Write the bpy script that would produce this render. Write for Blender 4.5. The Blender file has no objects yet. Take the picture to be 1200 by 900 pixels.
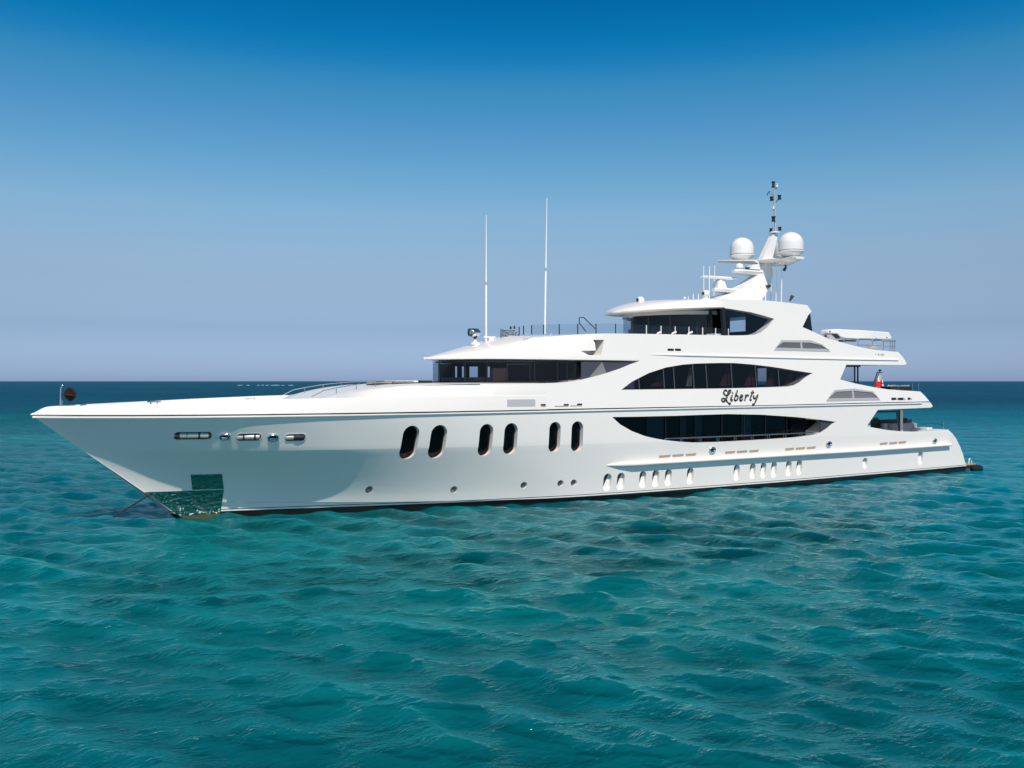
import bpy, bmesh, math, random
import numpy as np
from mathutils import Vector
random.seed(7)
rng = np.random.default_rng(11)
C = bpy.context.scene.collection
R = math.radians

# ------------------------------------------------------------------ camera, sky, sun, exposure
F_PX, CAM_H, CAM_D, CAM_X = 1050.0, 5.8, 39.58, -6.76
AL = math.atan(1050/1830)
SA, CA = math.sin(AL), math.cos(AL)
cam = bpy.data.cameras.new('camera')
cam.lens = F_PX/1200*36; cam.sensor_width = 36; cam.shift_y = -3.5/1200
cam.clip_start = 0.5; cam.clip_end = 60000
co = bpy.data.objects.new('camera', cam); C.objects.link(co)
CX = CAM_X
co.location = (CX, -CAM_D, CAM_H)
co.rotation_euler = (R(90), 0, -AL)
bpy.context.scene.camera = co

SUN_EL = R(51)
sun_h = Vector((-0.33, -0.94, 0)).normalized()
SUN = Vector((sun_h.x*math.cos(SUN_EL), sun_h.y*math.cos(SUN_EL), math.sin(SUN_EL)))
w = bpy.data.worlds.new('World'); bpy.context.scene.world = w; w.use_nodes = True
nt = w.node_tree; bg = nt.nodes['Background']
sky = nt.nodes.new('ShaderNodeTexSky'); sky.sky_type = 'NISHITA'; sky.sun_disc = False
sky.sun_elevation = SUN_EL; sky.sun_rotation = math.atan2(sun_h.x, sun_h.y)
sky.air_density = 1.0; sky.dust_density = 0.6; sky.ozone_density = 2.0; sky.altitude = 0
geo = nt.nodes.new('ShaderNodeTexCoord'); sep = nt.nodes.new('ShaderNodeSeparateXYZ')
nt.links.new(geo.outputs['Generated'], sep.inputs[0])
ramp = nt.nodes.new('ShaderNodeValToRGB')          # the day's sky: lilac haze low down, clean deep blue above
ramp.color_ramp.interpolation = 'LINEAR'
SKY_TINT = [(0.0062, (0.663, 0.922, 1.746)), (0.0585, (0.651, 0.781, 1.166)), (0.1009, (0.859, 0.918, 1.103)), (0.1382, (1.004, 1.082, 1.169)), (0.1839, (1.007, 1.26, 1.313)), (0.2285, (0.748, 1.259, 1.381)), (0.2718, (0.526, 1.182, 1.403)), (0.3134, (0.277, 1.131, 1.388)), (0.3335, (0.1, 0.999, 1.401)), (0.3533, (0.025, 0.923, 1.348)), (0.3898, (0.011, 0.78, 1.235)), (.5, (.05, .70, 1.1)), (.65, (.14, .58, .82)), (1.0, (.20, .46, .60))]
el = ramp.color_ramp.elements
for k, (p, c) in enumerate(SKY_TINT):
    e = el[k] if k < 2 else el.new(p)
    e.position = p; e.color = (*c, 1)
nt.links.new(sep.outputs['Z'], ramp.inputs[0])
# faint bank of thin haze a few degrees over the horizon
mp = nt.nodes.new('ShaderNodeMapping'); mp.inputs['Scale'].default_value = (3.0, 3.0, 40)
nz = nt.nodes.new('ShaderNodeTexNoise'); nz.inputs['Scale'].default_value = 2.0; nz.inputs['Detail'].default_value = 5
nt.links.new(geo.outputs['Generated'], mp.inputs[0]); nt.links.new(mp.outputs[0], nz.inputs[0])
wz = nt.nodes.new('ShaderNodeMath'); wz.operation = 'MULTIPLY_ADD'; wz.inputs[1].default_value = .022
nt.links.new(nz.outputs[0], wz.inputs[0]); nt.links.new(sep.outputs['Z'], wz.inputs[2])
nr = nt.nodes.new('ShaderNodeMapRange'); nr.interpolation_type = 'SMOOTHSTEP'; nr.inputs[1].default_value = .069; nr.inputs[2].default_value = .075
nr.inputs[3].default_value = .978; nr.inputs[4].default_value = 1.0
nt.links.new(wz.outputs[0], nr.inputs[0])
mul = nt.nodes.new('ShaderNodeMix'); mul.data_type = 'RGBA'; mul.blend_type = 'MULTIPLY'; mul.inputs[0].default_value = 1
nt.links.new(sky.outputs[0], mul.inputs[6]); nt.links.new(ramp.outputs[0], mul.inputs[7])
mul2 = nt.nodes.new('ShaderNodeVectorMath'); mul2.operation = 'SCALE'
nt.links.new(mul.outputs[2], mul2.inputs[0]); nt.links.new(nr.outputs[0], mul2.inputs['Scale'])
nt.links.new(mul2.outputs[0], bg.inputs[0]); bg.inputs[1].default_value = 0.08

sl = bpy.data.lights.new('sun', 'SUN'); sl.energy = 4.6; sl.angle = R(0.5); sl.color = (1.0, 0.885, 0.765)
so = bpy.data.objects.new('sun', sl); C.objects.link(so)
so.rotation_euler = (-SUN).to_track_quat('-Z', 'Y').to_euler(); so.location = (-30, -40, 60)
vs = bpy.context.scene.view_settings
vs.view_transform = 'Standard'; vs.look = 'None'; vs.gamma = 1; vs.use_curve_mapping = False; vs.exposure = 0.0
bpy.context.scene.cycles.max_bounces = 8

# ------------------------------------------------------------------ survey: where a sight line meets the ship
def ray(px, py):
    u = (px-600)/F_PX; v = -(py-446.5)/F_PX
    return Vector((CA*u+SA, -SA*u+CA, v))
CAMP = Vector((CX, -CAM_D, CAM_H))
def at(px, py, y):                       # point of the sight line on the plane y = const
    d = ray(px, py); return CAMP + d*((y-CAMP.y)/d.y)
def atz(px, py, z):
    d = ray(px, py); return CAMP + d*((z-CAMP.z)/d.z)
def on(px, py, half, y0=-4.3):           # point on the port side of a body with half-breadth half(x, z)
    y = y0
    for _ in range(14):
        p = at(px, py, y); y = -half(p.x, p.z)
    return at(px, py, y)

# ------------------------------------------------------------------ materials
def lin(c): return tuple(((v/255)/12.92 if v/255 <= .04045 else ((v/255+.055)/1.055)**2.4) for v in c)
MAT = {}
def mat(name, col, rough=.5, metal=0., coat=0., bevel=0., var=0., spec=.5):
    m = bpy.data.materials.new(name); m.use_nodes = True
    t = m.node_tree; b = t.nodes['Principled BSDF']
    b.inputs['Base Color'].default_value = (*col, 1); b.inputs['Roughness'].default_value = rough
    b.inputs['Metallic'].default_value = metal; b.inputs['Coat Weight'].default_value = coat
    b.inputs['Coat Roughness'].default_value = .06; b.inputs['Specular IOR Level'].default_value = spec
    if bevel:
        bv = t.nodes.new('ShaderNodeBevel'); bv.samples = 3; bv.inputs[0].default_value = bevel
        t.links.new(bv.outputs[0], b.inputs['Normal'])
    if var:
        tc = t.nodes.new('ShaderNodeTexCoord'); n = t.nodes.new('ShaderNodeTexNoise')
        n.inputs['Scale'].default_value = .7; n.inputs['Detail'].default_value = 6; n.inputs['Roughness'].default_value = .65
        mr = t.nodes.new('ShaderNodeMapRange'); mr.inputs[3].default_value = 1-var; mr.inputs[4].default_value = 1+var
        sc = t.nodes.new('ShaderNodeVectorMath'); sc.operation = 'SCALE'; sc.inputs[0].default_value = col
        t.links.new(tc.outputs['Object'], n.inputs[0]); t.links.new(n.outputs[0], mr.inputs[0])
        t.links.new(mr.outputs[0], sc.inputs['Scale']); t.links.new(sc.outputs[0], b.inputs['Base Color'])
    if name == 'white_paint':                # plating is never perfectly fair: faint, broad waviness
        tc = t.nodes.new('ShaderNodeTexCoord'); n = t.nodes.new('ShaderNodeTexNoise'); n.inputs['Scale'].default_value = .8; n.inputs['Detail'].default_value = 2
        bp = t.nodes.new('ShaderNodeBump'); bp.inputs['Strength'].default_value = .25; bp.inputs['Distance'].default_value = .035
        t.links.new(tc.outputs['Object'], n.inputs[0]); t.links.new(n.outputs[0], bp.inputs['Height']); t.links.new(bp.outputs[0], b.inputs['Normal']); t.links.new(bp.outputs[0], b.inputs['Coat Normal'])
    MAT[name] = m
    return m
WHITE = (.82, .793, .758)
mat('white_paint', WHITE, .28, coat=.18, var=.018)
mat('white_gelcoat', (.80, .79, .775), .3, coat=.2, var=.02)
mat('soft_white', (.74, .73, .71), .5)
mat('grey_paint', (.17, .19, .23), .4)
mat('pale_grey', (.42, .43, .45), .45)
mat('louvre_grey', (.10, .11, .125), .45)
mat('port_glass', (.035, .05, .052), .12)
mat('port_pale', (.13, .15, .15), .12)
mat('mullion_grey', (.05, .053, .062), .4)
mat('slat_grey', (.30, .315, .34), .45)
mat('black_paint', (.012, .012, .014), .35)
mat('black_rubber', (.010, .010, .012), .42)
mat('dark_metal', (.035, .038, .045), .4, .3)
mat('steel', (.62, .61, .60), .16, 1.)
mat('tan_steel', (.78, .64, .55), .22, .55)
mat('teak', (.42, .25, .13), .55, var=.1)
mat('tan_slot', (.50, .31, .19), .5)
mat('slot_black', (.01, .01, .01), .6)
mat('dark_room', (.004, .004, .005), .6)
mat('brown_room', (.045, .016, .014), .6)
mat('black_glass', (.002, .0022, .003), .03, spec=.22)
mat('navy_glass', (.005, .010, .018), .03, spec=.35)
mat('grey_glass', (.055, .055, .068), .08, spec=.5)
mat('pale_glass', (.20, .20, .21), .12, spec=.5)
mat('curtain', (.45, .42, .33), .8)
mat('red_curtain', (.11, .03, .03), .8)
mat('cushion_grey', (.30, .31, .33), .7)
mat('cushion_tan', (.52, .38, .24), .7)
mat('pad_black', (.018, .018, .02), .5)
mat('letter_grey', (.028, .032, .035), .35)
mat('rope', (.008, .008, .012), .6)
mat('red_brown', (.035, .018, .014), .6)

def glass(name, tint, rough=.02, base=.05):
    m = bpy.data.materials.new(name); m.use_nodes = True; t = m.node_tree
    t.nodes.remove(t.nodes['Principled BSDF'])
    tr = t.nodes.new('ShaderNodeBsdfTransparent'); tr.inputs[0].default_value = (*tint, 1)
    gl = t.nodes.new('ShaderNodeBsdfGlossy'); gl.inputs['Roughness'].default_value = rough
    fr = t.nodes.new('ShaderNodeFresnel'); ge = t.nodes.new('ShaderNodeNewGeometry'); io = t.nodes.new('ShaderNodeMapRange')
    io.inputs[3].default_value = 1.32; io.inputs[4].default_value = 1/1.32
    t.links.new(ge.outputs['Backfacing'], io.inputs[0]); t.links.new(io.outputs[0], fr.inputs[0])
    mx = t.nodes.new('ShaderNodeMixShader')
    t.links.new(fr.outputs[0], mx.inputs[0]); t.links.new(tr.outputs[0], mx.inputs[1]); t.links.new(gl.outputs[0], mx.inputs[2])
    t.links.new(mx.outputs[0], t.nodes['Material Output'].inputs[0])
    MAT[name] = m
glass('tinted_glass', (.86, .89, .92))
glass('dark_tint', (.60, .62, .66))
glass('clear_glass', (.90, .94, .95))

# hull paint: white topsides over a black boot top with two white pinstripes, slight waterline grime
def hull_mat():
    m = MAT['white_paint'].copy(); m.name = 'hull_paint'; t = m.node_tree
    b = t.nodes['Principled BSDF']; src = b.inputs['Base Color'].links[0].from_socket
    tc = t.nodes.new('ShaderNodeTexCoord'); sp = t.nodes.new('ShaderNodeSeparateXYZ')
    t.links.new(tc.outputs['Object'], sp.inputs[0])
    rise = t.nodes.new('ShaderNodeMapRange'); rise.inputs[1].default_value = 30; rise.inputs[2].default_value = 47
    rise.inputs[3].default_value = 0; rise.inputs[4].default_value = .10
    t.links.new(sp.outputs['X'], rise.inputs[0])
    sub = t.nodes.new('ShaderNodeMath'); sub.operation = 'SUBTRACT'
    t.links.new(sp.outputs['Z'], sub.inputs[0]); t.links.new(rise.outputs[0], sub.inputs[1])
    cr = t.nodes.new('ShaderNodeValToRGB'); cr.color_ramp.interpolation = 'CONSTANT'
    e = cr.color_ramp.elements
    stops = [(0.0, 0), (.25, 1), (.315, 0), (.345, 1)]
    for k, (p, v) in enumerate(stops):
        q = e[k] if k < 2 else e.new(p)
        q.position = p; q.color = (v, v, v, 1)
    t.links.new(sub.outputs[0], cr.inputs[0])
    mx = t.nodes.new('ShaderNodeMix'); mx.data_type = 'RGBA'
    mx.inputs[6].default_value = (.008, .008, .009, 1)
    t.links.new(cr.outputs[0], mx.inputs[0]); t.links.new(src, mx.inputs[7])
    t.links.new(mx.outputs[2], b.inputs['Base Color'])
    MAT['hull_paint'] = m
hull_mat()

# ------------------------------------------------------------------ mesh helpers
def link(name, me, m=None, parent=None):
    o = bpy.data.objects.new(name, me); C.objects.link(o)
    if m and not me.materials: me.materials.append(MAT[m])
    if parent is not None:
        o.parent = parent
        off = Vector((0, 0, 0)); q = parent
        while q is not None:
            off += q.location; q = q.parent
        o.location = -off
    return o
def mesh(name, V, Fc, m, parent=None, smooth=None):
    me = bpy.data.meshes.new(name); me.from_pydata([tuple(v) for v in V], [], Fc); me.validate(); me.update()
    if smooth is not None: sharp(me, smooth)
    return link(name, me, m, parent)
def sharp(me, deg):
    bm = bmesh.new(); bm.from_mesh(me)
    for f in bm.faces: f.smooth = True
    for e in bm.edges:
        e.smooth = not (len(e.link_faces) != 2 or e.calc_face_angle(0) > R(deg))
    bm.to_mesh(me); bm.free()
def finish(bm, name, m, parent=None, smooth=None):
    bmesh.ops.recalc_face_normals(bm, faces=bm.faces)
    me = bpy.data.meshes.new(name); bm.to_mesh(me); bm.free()
    if smooth is not None: sharp(me, smooth)
    return link(name, me, m, parent)
def b_prism(bm, A, B):                 # closed solid between two matching rings
    a = [bm.verts.new(p) for p in A]; b = [bm.verts.new(p) for p in B]; n = len(a)
    bm.faces.new(a); bm.faces.new(b[::-1])
    for i in range(n): bm.faces.new((a[i], b[i], b[(i+1) % n], a[(i+1) % n]))
def b_box(bm, x0, x1, y0, y1, z0, z1):
    b_prism(bm, [(x0, y0, z0), (x1, y0, z0), (x1, y1, z0), (x0, y1, z0)], [(x0, y0, z1), (x1, y0, z1), (x1, y1, z1), (x0, y1, z1)])
def b_loft(bm, rings, cap=True, closed=True):
    rows = [[bm.verts.new(p) for p in r] for r in rings]; n = len(rows[0])
    for a, b in zip(rows, rows[1:]):
        for i in range(n if closed else n-1): 
            q = (a[i], a[(i+1) % n], b[(i+1) % n], b[i])
            try: bm.faces.new(q)
            except ValueError: pass
    if cap:
        bm.faces.new(rows[0]); bm.faces.new(rows[-1][::-1])
def b_tube(bm, pts, r, n=8):
    pts = [Vector(p) for p in pts]; rings = []
    rr = r if isinstance(r, (list, tuple)) else [r]*len(pts)
    up = None
    for i, p in enumerate(pts):
        d = (pts[min(i+1, len(pts)-1)]-pts[max(i-1, 0)]).normalized()
        ref = Vector((0, 0, 1)) if abs(d.z) < .9 else Vector((1, 0, 0))
        u = d.cross(ref).normalized(); v = d.cross(u)
        if up is not None and u.dot(up) < 0: u, v = -u, -v
        up = u
        rings.append([p+(u*math.cos(2*math.pi*k/n)+v*math.sin(2*math.pi*k/n))*rr[i] for k in range(n)])
    b_loft(bm, rings)
def b_lathe(bm, c, prof, n=32, axis='Z'):
    rings = []
    for r, h in prof:
        ring = []
        for k in range(n):
            a = 2*math.pi*k/n
            if axis == 'Z': ring.append((c[0]+r*math.cos(a), c[1]+r*math.sin(a), c[2]+h))
            elif axis == 'Y': ring.append((c[0]+r*math.cos(a), c[1]+h, c[2]+r*math.sin(a)))
            else: ring.append((c[0]+h, c[1]+r*math.cos(a), c[2]+r*math.sin(a)))
        rings.append(ring)
    b_loft(bm, rings)
def tube(name, pts, r, m, parent, n=8):
    bm = bmesh.new(); b_tube(bm, pts, r, n); return finish(bm, name, m, parent, 40)
def lathe(name, c, prof, m, parent, n=32, axis='Z'):
    bm = bmesh.new(); b_lathe(bm, c, prof, n, axis); return finish(bm, name, m, parent, 30)
def box(name, x0, x1, y0, y1, z0, z1, m, parent):
    bm = bmesh.new(); b_box(bm, x0, x1, y0, y1, z0, z1); return finish(bm, name, m, parent)
def cut(o, *cutters):
    for bm in cutters:
        bmesh.ops.recalc_face_normals(bm, faces=bm.faces)
        me = bpy.data.meshes.new('cutter'); bm.to_mesh(me); bm.free()
        c = bpy.data.objects.new('cutter', me); C.objects.link(c)
        md = o.modifiers.new('cut', 'BOOLEAN'); md.operation = 'DIFFERENCE'; md.solver = 'EXACT'; md.object = c
        loc = o.location.copy(); par = o.parent; o.parent = None; o.location = (0, 0, 0)
        bpy.context.view_layer.update()
        dg = bpy.context.evaluated_depsgraph_get()
        nm = bpy.data.meshes.new_from_object(o.evaluated_get(dg), preserve_all_data_layers=True, depsgraph=dg)
        o.modifiers.clear(); old = o.data; o.data = nm; nm.name = old.name; bpy.data.meshes.remove(old)
        o.parent = par; o.location = loc
        bpy.data.objects.remove(c); bpy.data.meshes.remove(me)
def tag(o, label, cat, group=None, kind=None):
    o['label'] = label; o['category'] = cat
    if group: o['group'] = group
    if kind: o['kind'] = kind
    return o
def thing(name, loc, label, cat, group=None):
    o = bpy.data.objects.new(name, None); C.objects.link(o); o.location = loc
    o.empty_display_size = .5
    return tag(o, label, cat, group)
def lerp(a, b, t): return a+(b-a)*t
def sstep(t): t = min(1, max(0, t)); return t*t*(3-2*t)
def pch(tab):                            # monotone cubic through a table
    X = [a for a, _ in tab]; Y = [b for _, b in tab]; n = len(X)
    h = [X[i+1]-X[i] for i in range(n-1)]; dl = [(Y[i+1]-Y[i])/h[i] for i in range(n-1)]
    m = [dl[0]]+[0]*(n-2)+[dl[-1]]
    for i in range(1, n-1):
        if dl[i-1]*dl[i] > 0:
            w1 = 2*h[i]+h[i-1]; w2 = h[i]+2*h[i-1]; m[i] = (w1+w2)/(w1/dl[i-1]+w2/dl[i])
    def f(x):
        if x <= X[0]: return Y[0]
        if x >= X[-1]: return Y[-1]
        i = 0
        while x > X[i+1]: i += 1
        t = (x-X[i])/h[i]
        return (Y[i]*(1+2*t)*(1-t)**2+h[i]*m[i]*t*(1-t)**2+Y[i+1]*t*t*(3-2*t)+h[i]*m[i+1]*t*t*(t-1))
    return f

# ------------------------------------------------------------------ the sea
def make_sea():
    # polar sheet under and around the survey point, dense where waves are near; to the horizon
    cx, cy = CX, -CAM_D
    yaw = AL
    fine = np.linspace(-R(36), R(36), 640)
    rest = np.linspace(R(36), 2*math.pi-R(36), 60)[1:-1]
    ang = np.concatenate([fine, rest])
    rs = [1.2, 3, 5, 7, 9, 10.5]
    r = 12.0
    while r < 30000:
        rs.append(r); dr = max(.04, r*r/(F_PX*CAM_H)*.85)
        r += min(dr, r*.35)
    rs = np.array(rs); nr, na = len(rs), len(ang)
    Rr, A = np.meshgrid(rs, ang, indexing='ij')
    X = cx+Rr*np.sin(yaw+A); Y = cy+Rr*np.cos(yaw+A); Z = np.zeros_like(X)
    dR = np.gradient(rs)[:, None]*np.ones((1, na))
    dA = Rr*np.gradient(ang)[None, :]
    X0, Y0 = X.copy(), Y.copy()
    N = 230
    lam = np.exp(rng.uniform(math.log(.28), math.log(7.0), N))
    main = yaw+math.pi+R(14)           # the breeze blows roughly towards the camera, a little across
    th = main+rng.normal(0, R(36), N)
    ph = rng.uniform(0, 2*math.pi, N)
    for l, t, p in zip(lam, th, ph):
        k = 2*math.pi/l
        steep = (.031*math.exp(-.5*(math.log(l/1.6)/.75)**2)+.006)*(1 if l < 2.6 else .6)
        a = steep/k
        dx, dy = math.sin(t), math.cos(t)
        rd = np.abs(np.cos((yaw+A)-t))*dR+np.abs(np.sin((yaw+A)-t))*dA
        fade = np.clip((l/np.maximum(rd, 1e-6)-1.7)/1.8, 0, 1)
        arg = k*(X0*dx+Y0*dy)+p
        # patchiness: groups of waves
        env = .72+.75*np.sin(.11/max(l, .8)**.5*(X0*math.cos(p*3)+Y0*math.sin(p*3))+p*2)
        aa = a*fade*env
        Z += aa*np.cos(arg)
        X -= .85*aa*dx*np.sin(arg); Y -= .85*aa*dy*np.sin(arg)
    V = np.stack([X, Y, Z], -1).reshape(-1, 3)
    i, j = np.meshgrid(np.arange(nr-1), np.arange(na), indexing='ij'); j2 = (j+1) % na
    Fq = np.stack([i*na+j, i*na+j2, (i+1)*na+j2, (i+1)*na+j], -1).reshape(-1, 4)[:, ::-1]
    me = bpy.data.meshes.new('sea')
    me.vertices.add(len(V)); me.vertices.foreach_set('co', V.astype(np.float32).ravel())
    me.loops.add(Fq.size); me.loops.foreach_set('vertex_index', Fq.astype(np.int32).ravel())
    me.polygons.add(len(Fq)); me.polygons.foreach_set('loop_start', np.arange(0, Fq.size, 4, dtype=np.int32))
    me.polygons.foreach_set('loop_total', np.full(len(Fq), 4, dtype=np.int32))
    me.update(); me.validate()
    me.polygons.foreach_set('use_smooth', np.ones(len(me.polygons), dtype=bool))
    if me.polygons[0].normal.z < 0: me.flip_normals()
    m = bpy.data.materials.new('sea_water'); m.use_nodes = True; t = m.node_tree; L = t.links.new
    t.nodes.remove(t.nodes['Principled BSDF'])
    b = t.nodes.new('ShaderNodeBsdfDiffuse'); gl = t.nodes.new('ShaderNodeBsdfGlossy'); ms = t.nodes.new('ShaderNodeMixShader'); fr = t.nodes.new('ShaderNodeFresnel'); fr.inputs[0].default_value = 1.333
    thru = t.nodes.new('ShaderNodeBsdfTransparent'); thru.inputs[0].default_value = (.25, .80, .82, 1)
    body_ = t.nodes.new('ShaderNodeMixShader'); THRU = body_.inputs[0]
    L(b.outputs[0], body_.inputs[1]); L(thru.outputs[0], body_.inputs[2])
    L(body_.outputs[0], ms.inputs[1]); L(gl.outputs[0], ms.inputs[2]); L(ms.outputs[0], t.nodes['Material Output'].inputs[0])
    tc = t.nodes.new('ShaderNodeNewGeometry')
    def noise(scale, detail, sc=(1, 1, 1), rough=.55, rot=0):
        mp = t.nodes.new('ShaderNodeMapping'); mp.inputs['Scale'].default_value = sc; mp.inputs['Rotation'].default_value = (0, 0, rot)
        n = t.nodes.new('ShaderNodeTexNoise'); n.inputs['Scale'].default_value = scale; n.inputs['Detail'].default_value = detail; n.inputs['Roughness'].default_value = rough
        L(tc.outputs['Position'], mp.inputs[0]); L(mp.outputs[0], n.inputs[0]); return n.outputs[0]
    def dist_():
        d = t.nodes.new('ShaderNodeVectorMath'); d.operation = 'DISTANCE'; d.inputs[1].default_value = (CX, -CAM_D, 0)
        L(tc.outputs['Position'], d.inputs[0]); return d.outputs['Value']
    def math_(op, a, bb):
        n = t.nodes.new('ShaderNodeMath'); n.operation = op
        for k, v in enumerate((a, bb)):
            if isinstance(v, (int, float)): n.inputs[k].default_value = v
            else: L(v, n.inputs[k])
        return n.outputs[0]
    def rng_(v, a, bb, c=0, d=1):
        n = t.nodes.new('ShaderNodeMapRange'); n.interpolation_type = 'SMOOTHSTEP'
        for k, q in zip((1, 2, 3, 4), (a, bb, c, d)): n.inputs[k].default_value = q
        L(v, n.inputs[0]); return n.outputs[0]
    def mix(f, a, bb):
        n = t.nodes.new('ShaderNodeMix'); n.data_type = 'RGBA'
        if isinstance(f, (int, float)): n.inputs[0].default_value = f
        else: L(f, n.inputs[0])
        for k, v in ((6, a), (7, bb)):
            if isinstance(v, tuple): n.inputs[k].default_value = (*v, 1)
            else: L(v, n.inputs[k])
        return n.outputs[2]
    sp = t.nodes.new('ShaderNodeSeparateXYZ'); L(tc.outputs['Position'], sp.inputs[0])
    # water over pale sand near the ship, deep water beyond the bank (along the line of sight of the bank's edge)
    off = math_('ADD', math_('MULTIPLY', sp.outputs['X'], SA), math_('MULTIPLY', sp.outputs['Y'], CA))
    lat = math_('SUBTRACT', math_('MULTIPLY', sp.outputs['X'], CA), math_('MULTIPLY', sp.outputs['Y'], SA))
    wob = math_('MULTIPLY', math_('SUBTRACT', noise(.012, 4), .5), 150)
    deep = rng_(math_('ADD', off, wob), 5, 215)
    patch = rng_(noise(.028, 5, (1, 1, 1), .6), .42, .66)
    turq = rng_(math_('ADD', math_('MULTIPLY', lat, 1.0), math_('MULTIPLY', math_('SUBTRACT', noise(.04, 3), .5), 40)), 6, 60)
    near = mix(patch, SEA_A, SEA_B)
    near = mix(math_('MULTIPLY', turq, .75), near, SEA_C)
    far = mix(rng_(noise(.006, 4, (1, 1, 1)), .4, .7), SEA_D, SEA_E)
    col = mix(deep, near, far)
    crest = rng_(math_('ADD', sp.outputs['Z'], math_('MULTIPLY', math_('SUBTRACT', noise(1.3, 3), .5), .12)), -.16, .20, .62, 1.35)  # light through the waves painted in: brighter crests, darker troughs
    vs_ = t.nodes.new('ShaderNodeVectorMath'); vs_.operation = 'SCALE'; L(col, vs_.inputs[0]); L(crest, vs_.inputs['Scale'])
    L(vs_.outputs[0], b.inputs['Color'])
    # rough open water shows the eye mostly the near faces of its waves: mirror share falls with distance
    L(rng_(fr.outputs[0], .05, .42, SEA_THRU, .20), THRU)      # faces turned to the eye let it look down into the depth
    share = rng_(dist_(), 45, 170, SEA_MIRROR, .20)
    L(math_('MINIMUM', math_('MULTIPLY', fr.outputs[0], share), SEA_CAP), ms.inputs[0])
    L(rng_(dist_(), 30, 220, .05, .30), gl.inputs['Roughness'])
    vm = t.nodes.new('ShaderNodeVectorMath'); vm.operation = 'SCALE'; vm.inputs['Scale'].default_value = .45; L(tc.outputs['Normal'], vm.inputs[0])
    va = t.nodes.new('ShaderNodeVectorMath'); va.operation = 'ADD'; va.inputs[1].default_value = (0, 0, .55); L(vm.outputs[0], va.inputs[0])
    vn = t.nodes.new('ShaderNodeVectorMath'); vn.operation = 'NORMALIZE'; L(va.outputs[0], vn.inputs[0]); UPN = vn.outputs[0]
    # ripples
    n1 = noise(2.1, 4, (1.0, 1.9, 1), .6, -AL-.15); n2 = noise(.55, 4, (.8, 2.0, 1), .6, -AL+.2); n3 = noise(7.0, 3, (1, 1.5, 1), .6, -AL)
    dist = t.nodes.new('ShaderNodeVectorMath'); dist.operation = 'DISTANCE'; dist.inputs[1].default_value = (CX, -CAM_D, 0)
    L(tc.outputs['Position'], dist.inputs[0])
    fn = rng_(dist.outputs['Value'], 20, 130, 1, 0)
    h = math_('ADD', math_('MULTIPLY', n1, .075), math_('MULTIPLY', n3, .03))
    h = math_('ADD', h, math_('MULTIPLY', math_('MULTIPLY', n2, .42), rng_(dist.outputs['Value'], 40, 160, 0, 1)))
    bp = t.nodes.new('ShaderNodeBump'); bp.inputs['Strength'].default_value = 1.0; bp.inputs['Distance'].default_value = 1.0
    L(h, bp.inputs['Height']); L(bp.outputs[0], gl.inputs['Normal']); L(bp.outputs[0], fr.inputs['Normal']); L(UPN, b.inputs['Normal'])
    me.materials.append(m)
    o = bpy.data.objects.new('sea', me); C.objects.link(o); o['kind'] = 'structure'
    return o
SEA_CAP, SEA_THRU, SEA_MIRROR = .50, .80, .70
SEA_A, SEA_B = (.0, .175, .225), (.0, .305, .335)
SEA_C = (.0, .27, .40)
SEA_D, SEA_E = (.0, .052, .125), (.0, .090, .160)
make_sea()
def make_bed():
    bm = bmesh.new(); vv = [bm.verts.new((x, y, -4.5)) for x, y in ((-25000, -25000), (25000, -25000), (25000, 25000), (-25000, 25000))]; bm.faces.new(vv)
    me = bpy.data.meshes.new('seabed'); bm.to_mesh(me); bm.free()
    m = bpy.data.materials.new('sea_floor'); m.use_nodes = True; t = m.node_tree; b = t.nodes['Principled BSDF']; b.inputs['Roughness'].default_value = 1; b.inputs['Specular IOR Level'].default_value = 0
    tc = t.nodes.new('ShaderNodeNewGeometry'); n = t.nodes.new('ShaderNodeTexNoise'); n.inputs['Scale'].default_value = .05; n.inputs['Detail'].default_value = 5
    cr = t.nodes.new('ShaderNodeValToRGB'); cr.color_ramp.elements[0].position = .4; cr.color_ramp.elements[0].color = (.02, .13, .165, 1); cr.color_ramp.elements[1].position = .65; cr.color_ramp.elements[1].color = (.045, .20, .235, 1)
    t.links.new(tc.outputs['Position'], n.inputs[0]); t.links.new(n.outputs[0], cr.inputs[0]); t.links.new(cr.outputs[0], b.inputs['Base Color'])
    me.materials.append(m); o = bpy.data.objects.new('seabed', me); C.objects.link(o); o['kind'] = 'structure'
make_bed()

# ------------------------------------------------------------------ the yacht
YX = 20.0
yacht = thing('motor_yacht', (YX, 0, 0), 'large white three deck motor yacht lying at anchor on the turquoise sea', 'yacht')
X_END = 47.9
ww_ = pch([(0, 0), (1.6, .25), (4, .82), (7.9, 1.84), (11, 2.6), (14.1, 3.2), (18, 3.75), (22, 3.98), (30, 4.08), (40, 4.15), (48, 4.2)])
wk_ = pch([(0, 0), (2, 1.05), (4, 1.98), (7, 3.0), (9, 3.4), (11.7, 3.75), (14, 4.0), (18, 4.27), (22, 4.39), (26, 4.42), (55, 4.42)])
wr_ = pch([(0, 0), (1, .75), (2, 1.38), (4, 2.42), (7, 3.48), (10, 4.0), (14, 4.30), (18, 4.41), (24, 4.45), (55, 4.45)])
zc_ = pch([(-1, .72), (1.6, .65), (8, .42), (14, .27), (27, .08), (34, .06), (36.5, .12), (47, .36), (49, .37)])
def zk(x): return 2.95-.010*(x-3)
def zr(x): return 4.44+.002*max(0, x-15)
def stem(z): return -1.26*z if z > 0 else -.9*z
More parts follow.
